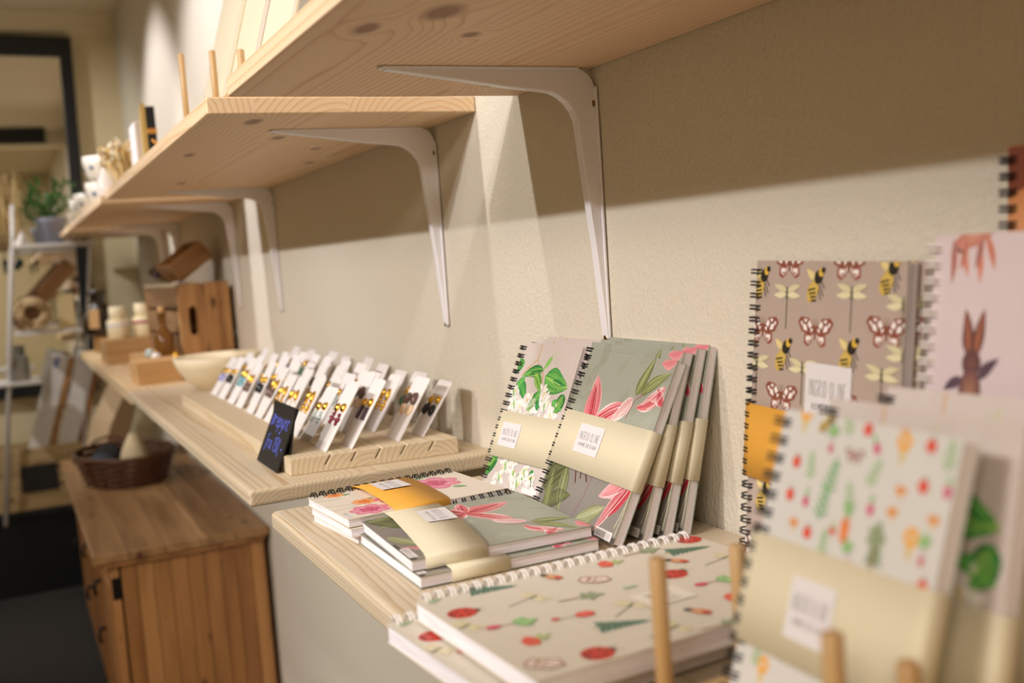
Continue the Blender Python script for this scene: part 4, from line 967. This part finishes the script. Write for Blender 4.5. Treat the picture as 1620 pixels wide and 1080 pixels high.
MB().lathe([(.001, 0), (.022, 0), (.026, .006), (.024, .05), (.011, .08), (.009, .1), (.011, .103), (.001, .103)], n=20).build('glass', M['milk_glass'], gb); MB().lathe([(.007, .1), (.0085, .104), (.011, .118), (.009, .13), (.001, .135)], n=14).build('stopper', plain('tan_stopper', 'b8794a', .5), gb)
stems('dried_bouquet', (.268, 2.40, ZT), 70, .125, .6, .008, [M['dry_straw'], M['dry_straw'], M['dry_cream'], M['dry_yellow'], M['dry_cream']], 'straw coloured dried bouquet lying on the third shelf edge', 'dried flowers', random.Random(5), lean=(-.1, .5))
stems('heather_bunch', (.262, 3.02, ZT), 30, .14, .35, .005, [M['dry_stem'], M['dry_purple']], 'purple heather bunch behind the white cups', 'dried flowers', random.Random(8))
mm('cup_glaze', 'efe6d4', .3); mm('blue_spot', '4c6a80', .35)
def cup(x, y, z, lb):
    t = empty('spotted_cup', (x, y, z), lb, 'cup', 'white spotted cups'); MB().lathe([(.001, 0), (.02, 0), (.028, .008), (.033, .03), (.034, .042), (.031, .042), (.029, .03), (.02, .01), (.001, .008)], n=22, cap1=False).build('bowl', M['cup_glaze'], t)
    t.scale = (1.5, 1.5, 1.5)
    for k in range(8):
        an = PI*2*k/8; s = MB().lathe([(.0045, 0), (.004, .0008), (.0002, .001)], n=8).build('spot', M['blue_spot'], t); s.location = (.0315*math.cos(an), .0315*math.sin(an), .024); s.rotation_euler = (0, PI/2-.15, an)
for x, y, k, lb in ((.242, 2.80, 0, 'white spotted cup at the bottom of the nearer stack'), (.242, 2.80, 1, 'white spotted cup on top of the nearer stack'), (.236, 3.16, 0, 'white spotted cup alone in the middle of the third shelf edge'), (.236, 3.36, 0, 'white spotted cup at the far end of the third shelf')):
    cup(x+.016, y, ZT+.0636*k, lb)

# ------------------------------------------------------------------ pine dresser under the shelf
M['dresser_side'] = plank_wood('honey_pine_planks', 'c08a54', 'a4703e', '7a4a26', 'z', 20)
M['dresser_top'] = plank_wood('sheened_pine_top', 'b48c60', '9e754a', '74502e', 'y', 20)  # greyer than the sides: pale sheen of light mixed into the colour
M['iron'] = plain('dark_iron', '1c1714', .4, .6)
zt_ = -.594; Y0, Y1 = 2.433, 3.80; X0, X1 = .170, .487
dr = empty('dresser', (0, 0, 0), 'old honey pine dresser under the lower shelf with a planked side', 'dresser')
xs = [X0, .2035, .2385, .274, .312, .348, .386, .420, .455, X1]
for a_, b_ in zip(xs, xs[1:]): 
    o = MB().box(a_+.0005-(a_+b_)/2, Y0-Y0, FLOOR+.05, b_-.0005-(a_+b_)/2, .018, zt_-.022).build('side_plank', M['dresser_side'], dr, .0012); o.location = ((a_+b_)/2, Y0, 0)
MB().box(X0, Y0+.018, FLOOR+.05, X1, Y1, zt_-.022).build('carcass', M['dresser_side'], dr)
MB().box(X0+.01, Y0+.03, FLOOR+.0005, X1-.01, Y1-.03, FLOOR+.05).build('plinth', M['dresser_side'], dr)
for i in range(5):
    a_ = .113+i*(.384/5); b_ = a_+.384/5
    o = MB().box(-.5*(b_-a_)+.0003, 0, 0, .5*(b_-a_)-.0003, Y1-Y0+.04, .021).build('top_board', M['dresser_top'], dr, .0025); o.location = ((a_+b_)/2, Y0-.025, zt_-.021)
MB().box(.125, Y0-.014, zt_-.034, X1, Y1+.004, zt_-.0215).build('moulding', M['dresser_side'], dr, .003)
for y0, y1 in ((Y0+.004, 2.80), (2.81, 3.20), (3.21, Y1-.004)):
    d = MB().box(.148, y0, FLOOR+.06, .166, y1, zt_-.036).build('door', M['dresser_side'], dr, .002)
    MB().box(.144, y0+.05, FLOOR+.11, .149, y1-.05, zt_-.09).build('panel', M['dresser_side'], d, .003)
    for zz in (zt_-.14, zt_-.26):
        k = MB(); k.tube([(.1475, y1-.07, zz), (.128, y1-.07, zz)], .005, 8); k.tube([(.130, y1-.07, zz), (.126, y1-.07, zz-.02), (.130, y1-.07, zz-.036)], .004, 6); k.build('handle', M['iron'], d)
    MB().box(.1485, y0-.0035, zt_-.11, .1695, y0-.0005, zt_-.062).build('hinge', M['iron'], d)
# wicker basket with yarn on the dresser
bs = empty('wicker_basket', (.272, 3.27, zt_+.0005), 'dark wicker basket on the dresser holding yarn', 'basket', None, (0, 0, .15))
M['wicker'] = plain('dark_wicker', '5a341c', .5, noise=.35, scale=60); M['wicker_rim'] = plain('wicker_rim', '5c3820', .5, noise=.2, scale=90)
NST = 18
def bpt(an, z, off=0.0): k = 1+z*3.2; return Vector(((.105*k+off)*math.cos(an), (.15*k+off)*math.sin(an), z))
wv = MB()
for r in range(10):
    z = .004+r*.0085; wv.tube([bpt(2*PI*i/(NST*2), z, .0062*(1 if (i//2+r) % 2 else -1) if i % 2 == 0 else 0) for i in range(NST*2)], .0044, 5, closed=True)
wv.build('weave', M['wicker'], bs)['kind'] = 'stuff'
st_ = MB()
for i in range(NST): an = 2*PI*i/NST; st_.tube([bpt(an, .001), bpt(an, .045), bpt(an, .087)], .002, 5)
st_.build('stakes', M['wicker'], bs)['kind'] = 'stuff'
MB().tube([bpt(2*PI*i/40, .088) for i in range(40)], .006, 7, closed=True).build('rim', M['wicker_rim'], bs)
b = MB(); b.prism([(.105*math.cos(2*PI*i/24), .15*math.sin(2*PI*i/24)) for i in range(24)], .0005, .004, 'xy'); b.build('bottom', M['wicker'], bs)
for s in (-1, 1): MB().tube([bpt(s*PI/2+.22*j, .086+.02*(1-(j/2)**2), .006) for j in (-2, -1, 0, 1, 2)] if s > 0 else [bpt(PI+.22*j, .06+.02*(1-(j/2)**2), .008) for j in (-2, -1, 0, 1, 2)], .0045, 6).build('handle', M['wicker_rim'], bs)
yc_ = empty('yarn_cone', (.302, 3.25, zt_+.006), 'pale beige yarn cone standing in the wicker basket', 'yarn')
MB().lathe([(.001, 0), (.050, 0), (.052, .03), (.038, .085), (.014, .132), (.001, .135)], n=22).build('yarn', plain('beige_wool', 'c9b48e', .9, noise=.15, scale=150), yc_)
for x, y, r, m_, lb in ((.206, 3.235, .042, 'slate_wool', 'slate blue yarn ball in the wicker basket, left of the cone'), (.235, 3.36, .045, 'dark_wool', 'dark yarn ball at the back of the wicker basket')):
    mm(m_, '4a4e58' if m_ == 'slate_wool' else '2e2a2a', .9, noise=.2, scale=160)
    t = MB(); t.lathe([(.0005, 0)]+[(r*math.sin(PI*i/10), r-r*math.cos(PI*i/10)) for i in range(1, 10)]+[(.0005, 2*r)], n=18)
    for q in range(14):
        e = Euler((random.uniform(0, 6), random.uniform(0, 6), 0)).to_matrix(); t.tube([e @ Vector((r*1.01*math.cos(2*PI*i/18), r*1.01*math.sin(2*PI*i/18), 0)) + Vector((0, 0, r)) for i in range(18)], .003, 4, closed=True)
    o = t.build('yarn_ball', M[m_]); put(o, x, y, zt_+.0075); tag(o, lb, 'yarn', 'yarn balls in the basket')
bg = empty('canvas_bag', (.205, 3.66, zt_+.0215), 'beige canvas bag standing at the back of the dresser', 'bag', None, (0, .42, .25))
bagm = plain('beige_canvas', 'b59a78', .85, noise=.06, scale=120)
MB().prism([(0, 0), (.052, 0), (.062, .12), (.05, .30), (.012, .30), (-.008, .12)], -.09, .09, 'xz').build('body', bagm, bg, .006, 3)
for yy in (-.045, .045): MB().tube([(.03, yy-.02, .295), (.034, yy-.018, .35), (.034, yy+.018, .35), (.03, yy+.02, .295)], .004, 6).build('handle', bagm, bg)

# ------------------------------------------------------------------ far wall: mirror, bench, white display stand
mr = empty('mirror', (0, FARY-.03, 0), 'large wall mirror with a dark navy frame', 'mirror', None, (0, .023, 0))
mx1, mzt, mzb, mx0 = .3155, .952, -.43, -.62
mg = NT('mirror_glass', .015); mg.b.inputs['Metallic'].default_value = 1.0
MB().box(mx0+.03, 0, mzb+.03, mx1-.03, .006, mzt-.05).build('glass', mg.out((.86, .85, .8)), mr)
for q, nm in (((mx0, -.012, mzt-.078, mx1, .012, mzt), 'frame_top'), ((mx0, -.012, mzb, mx1, .012, mzb+.045), 'frame_bottom'), ((mx1-.046, -.012, mzb+.0455, mx1, .012, mzt-.0785), 'frame_side'), ((mx0, -.012, mzb+.0455, mx0+.034, .012, mzt-.0785), 'frame_side')):
    MB().box(*q).build(nm, M['navy'], mr, .003)
# dark navy ceiling bulkhead out in the shop, only seen as a reflection
dm = slab('trim_3', -2.2, 1.2, .93, .36, 1.26, CEIL, M['navy']); struct(dm)
bench = empty('navy_bench', (0, 0, 0), 'dark navy bench against the far wall under the slatted crate', 'bench')
MB().box(-.9, 4.26, FLOOR+.0005, .305, 4.468, -.862).build('front_panel', M['navy'], bench, .003); MB().box(-.9, 4.245, -.8615, .31, 4.468, -.835).build('seat', M['navy'], bench, .004)
cw = plank_wood('pale_crate_slats', 'd2b88c', 'c0a478', '957a54', 'x', 24)
sc_ = empty('slatted_crate', (0, 0, -.8345), 'pale slatted crate on the navy bench holding canvas boards', 'crate')
for z0, z1 in ((.004, .082), (.092, .148), (.158, .232)): 
    MB().box(-.5, 4.252, z0, .30, 4.262, z1).build('slat', cw, sc_, .001); MB().box(-.5, 4.438, z0, .30, 4.448, z1).build('slat', cw, sc_, .001)
for x in (-.5, .289): MB().box(x, 4.2625, .001, x+.011, 4.4375, .232).build('end_panel', cw, sc_)
MB().box(-.488, 4.263, .001, .288, 4.437, .008).build('base', cw, sc_)
cs = empty('black_tag', (.052, 4.2445, -.715), 'small black tag hung on the front of the slatted crate', 'sign'); MB().box(-.062, 0, -.05, .062, .006, .05).build('board', M['chalk'], cs, .002); MB().tube([(-.04, .003, .05), (0, .005, .066), (.04, .003, .05)], .0012, 5).build('string', M['kraft'], cs)
mm('board_white', 'ebe5e3', .5); mm('blue_print', '6f86c4', .5)
for x, w_, lb in ((-.035, .09, 'white canvas board leaning in the slatted crate, left one'), (.066, .09, 'white canvas board leaning in the slatted crate, right one')):
    t = empty('canvas_board', (x, 4.29, -.7965), lb, 'canvas board', 'white boards in the slatted crate', (0, .31, 0))
    MB().box(0, 0, 0, w_*.72, .022, .565).build('panel', M['board_white'], t, .001); MB().box(w_*.72, .001, 0, w_*.72+.024, .021, .563).build('edge_wrap', M['walnut'], t)
    MB().box(.02, -.0012, .515, .034, -.0002, .552).build('sticker', M['blue_print'], t)
# white metal display stand
ws = empty('display_stand', (0, 0, 0), 'white metal display stand with shelves in front of the mirror', 'shelving')
YA, YB = 4.05, 4.22
def xz(px, py, Y=YA): p = at_y(px, py, Y); return p.x, p.z
tl_ = xz(20, 384); bl_ = xz(4, 790)
for Y in (YA, YB):
    for dx in ((0, .262) if Y == YB else (0,)): MB().tube([(tl_[0]+dx+.012, Y, tl_[1]+.13), (tl_[0]+dx, Y, tl_[1]), (bl_[0]+dx-.01*0, Y, -.8335)], .0075 if dx == 0 else .005, 8).build('upright', M['white_metal'], ws)
SH = []
for px_, py_ in ((22, 388), (30, 527), (12, 606)):
    x, z = xz(px_, py_); SH.append(z); MB().box(x-(.012 if py_ < 600 else .09), YA-.012, z-.012, x+(.268 if py_ < 600 else .105), YB+.01, z).build('shelf_board', M['white_metal'], ws, .002)
# plant pot on the top shelf
z1 = SH[0]; p = at_y(80, 350, 4.1)
pp = empty('potted_plant', (p.x, 4.11, z1+.0005), 'green plant in a grey pot on the top of the white stand', 'plant')
MB().lathe([(.001, 0), (.036, 0), (.046, .07), (.05, .074), (.05, .092), (.046, .092), (.044, .08), (.001, .078)], n=24).build('pot', plain('grey_pot', '8a8c9c', .6), pp)
lf = [MB() for _ in range(5)]; rp = random.Random(4); stm = MB()
for i in range(70):
    an = rp.uniform(0, 6.28); s = rp.uniform(.02, .095); hz = .085+rp.uniform(.0, .12)*(1.15-s*4); tip = Vector((math.cos(an)*s, math.sin(an)*s, hz+.02)); b0 = Vector((math.cos(an)*.012, math.sin(an)*.012, .08))
    if i % 3 == 0: stm.tube([b0, (b0+tip)/2+Vector((0, 0, .012)), tip], .0016, 5)
    d = (tip-b0).normalized(); L = .036; w_ = .011; sd = d.cross(Vector((0, 0, 1))).normalized(); upv = sd.cross(d)
    lf[i % 5].add([tip, tip+d*L*.5+sd*w_, tip+d*L, tip+d*L*.5-sd*w_, tip+d*L*.5+upv*.003], [(0, 4, 1), (1, 4, 2), (2, 4, 3), (3, 4, 0)])
stm.build('stems', plain('plant_stem', '3a5a2a', .7), pp)
for q in lf: q.build('leaves', plain('dark_leaf', '3f6e30', .5, noise=.3, scale=40), pp)['kind'] = 'stuff'
for i, (dx, h) in enumerate(((.055, .115), (.078, .10))):
    t = slab('glass_tube', p.x+dx, 4.10, z1+.0005, p.x+dx+.012, 4.112, z1+.0005+h, M['card'], .002); tag(t, ('slim white taper candle right of the plant, taller one', 'slim white taper candle right of the plant, shorter one')[i], 'candle', 'taper candles by the plant'); t.name = 'taper_candle'
# pampas grass bunch on the left of the stand top
gr = empty('pampas_bunch', (at_y(22, 380, 4.12).x, 4.165, z1+.0005), 'tall tan dried grass bunch on the top of the white stand', 'dried grass')
rg = random.Random(9); gt = [MB() for _ in range(2)]
for i in range(90):
    bx = rg.uniform(-.075, .028); t = Vector((bx*1.5+rg.uniform(-.012, .012), rg.uniform(-.03, .03), rg.uniform(.16, .27))); gt[i % 2].tube([(bx*.7, rg.uniform(-.01, .01), 0), (bx*1.1, 0, t.z*.5), t], [.0022, .0035, .0012], 5)
gt[0].build('grass', plain('tan_grass', 'a98a58', .9), gr)['kind'] = 'stuff'; gt[1].build('grass', plain('pale_grass', 'd3bb8c', .9), gr)['kind'] = 'stuff'
for i, (px_, h, lb) in enumerate(((36, .05, 'small white pyramid ornament on the top of the white stand'),)):
    q = at_y(px_, 384, 4.08); o = MB().lathe([(.03, 0), (.001, h)], n=4).build('pyramid_ornament', M['card'], None, .001); put(o, q.x, 4.085, z1+.0005); tag(o, lb, 'ornament')
# middle shelf: tipped wooden tray, cream block, dried wreath
z2 = SH[1]; q = at_y(36, 526, 4.11)
ty = empty('wooden_tray', (q.x-.002, 4.075, z2+.004), 'brown wooden tray propped diagonally on the middle shelf of the white stand', 'tray', None, (0, -.80, 0))
M['tray'] = plank_wood('tray_wood', '8d6338', '7a522c', '5a3a1e', 'x', 26)
for qd, nm in (((0, 0, 0, .29, .012, .055), 'front_board'), ((0, .088, 0, .29, .10, .055), 'back_board'), ((0, .0125, 0, .29, .0875, .01), 'bottom_board'), ((0, .0125, .0105, .012, .0875, .055), 'end_board'), ((.278, .0125, .0105, .29, .0875, .055), 'end_board')):
    MB().box(*qd).build(nm, M['tray'], ty, .001)
q = at_y(100, 520, 4.1); o = slab('paper_block', q.x-.012, 4.08, z2+.0005, q.x+.045, 4.15, z2+.125, plain('cream_paper_block', 'e6cfa0', .7, noise=.04, scale=50), .002); tag(o, 'cream paper block standing under the propped tray', 'paper block')
q = at_y(58, 470, 4.04)
wr = MB(); rw = random.Random(2)
for i in range(3):
    R = .038+.008*i; ph = rw.uniform(0, 6); wr.tube([(R*math.cos(2*PI*k/20), .010*math.sin(3*2*PI*k/20+ph), R*math.sin(2*PI*k/20)*.9) for k in range(20)], .012-.002*i, 7, closed=True)
o = wr.build('cloth_wreath', plain('oatmeal_cloth', 'c8ae86', .9, noise=.15, scale=70)); put(o, q.x-.018, 4.035, z2+.066, (0, .5, 0)); tag(o, 'oatmeal cloth wreath in front of the propped tray', 'wreath')
# dark ornaments hanging from the upper shelf of the stand
for i, (px_, py_, r, lb) in enumerate(((31, 416, .013, 'round dark ornament hanging under the stand top, larger one'), (57, 416, .008, 'slim dark ornament hanging under the stand top, smaller one'), (8, 415, .009, 'dark ornament hanging at the left of the stand top'))):
    q = at_y(px_, py_, 4.14); t = empty('hanging_ornament', (q.x, 4.14, q.z), lb, 'ornament', 'dark hanging ornaments'); MB().lathe([(.0005, -r*1.3)]+[(r*math.sin(PI*k/8), -1.3*r*math.cos(PI*k/8)) for k in range(1, 8)]+[(.0005, r*1.3)], n=14).build('drop', plain('dark_teal_glass', '14282c', .2), t)
    MB().tube([(0, 0, r*1.2), (0, 0, SH[0]-.0125-q.z)], .0012, 5).build('cord', M['black_wire'], t); 
    if r < .01: MB().lathe([(.0005, -r*4), (r*.7, -r*3), (r*.6, -r*2), (.0005, -r*1.4)], n=10).build('pendant', plain('dark_pendant', '1c2a2c', .3), t)
# low shelf: jar candle and dark tray
z3 = SH[2]; q = at_y(30, 590, 4.1)
cj = empty('jar_candle', (q.x, 4.09, z3+.0005), 'glass jar with a yellow candle on the low shelf of the white stand', 'candle'); MB().lathe([(.001, 0), (.034, 0), (.036, .004), (.036, .085), (.033, .085), (.033, .006), (.001, .004)], n=22, cap1=False).build('glass', M['clear_glass'], cj)
MB().lathe([(.001, .006), (.0325, .006), (.0325, .042), (.001, .042)], n=20).build('wax', plain('yellow_wax', 'e6c060', .5), cj)
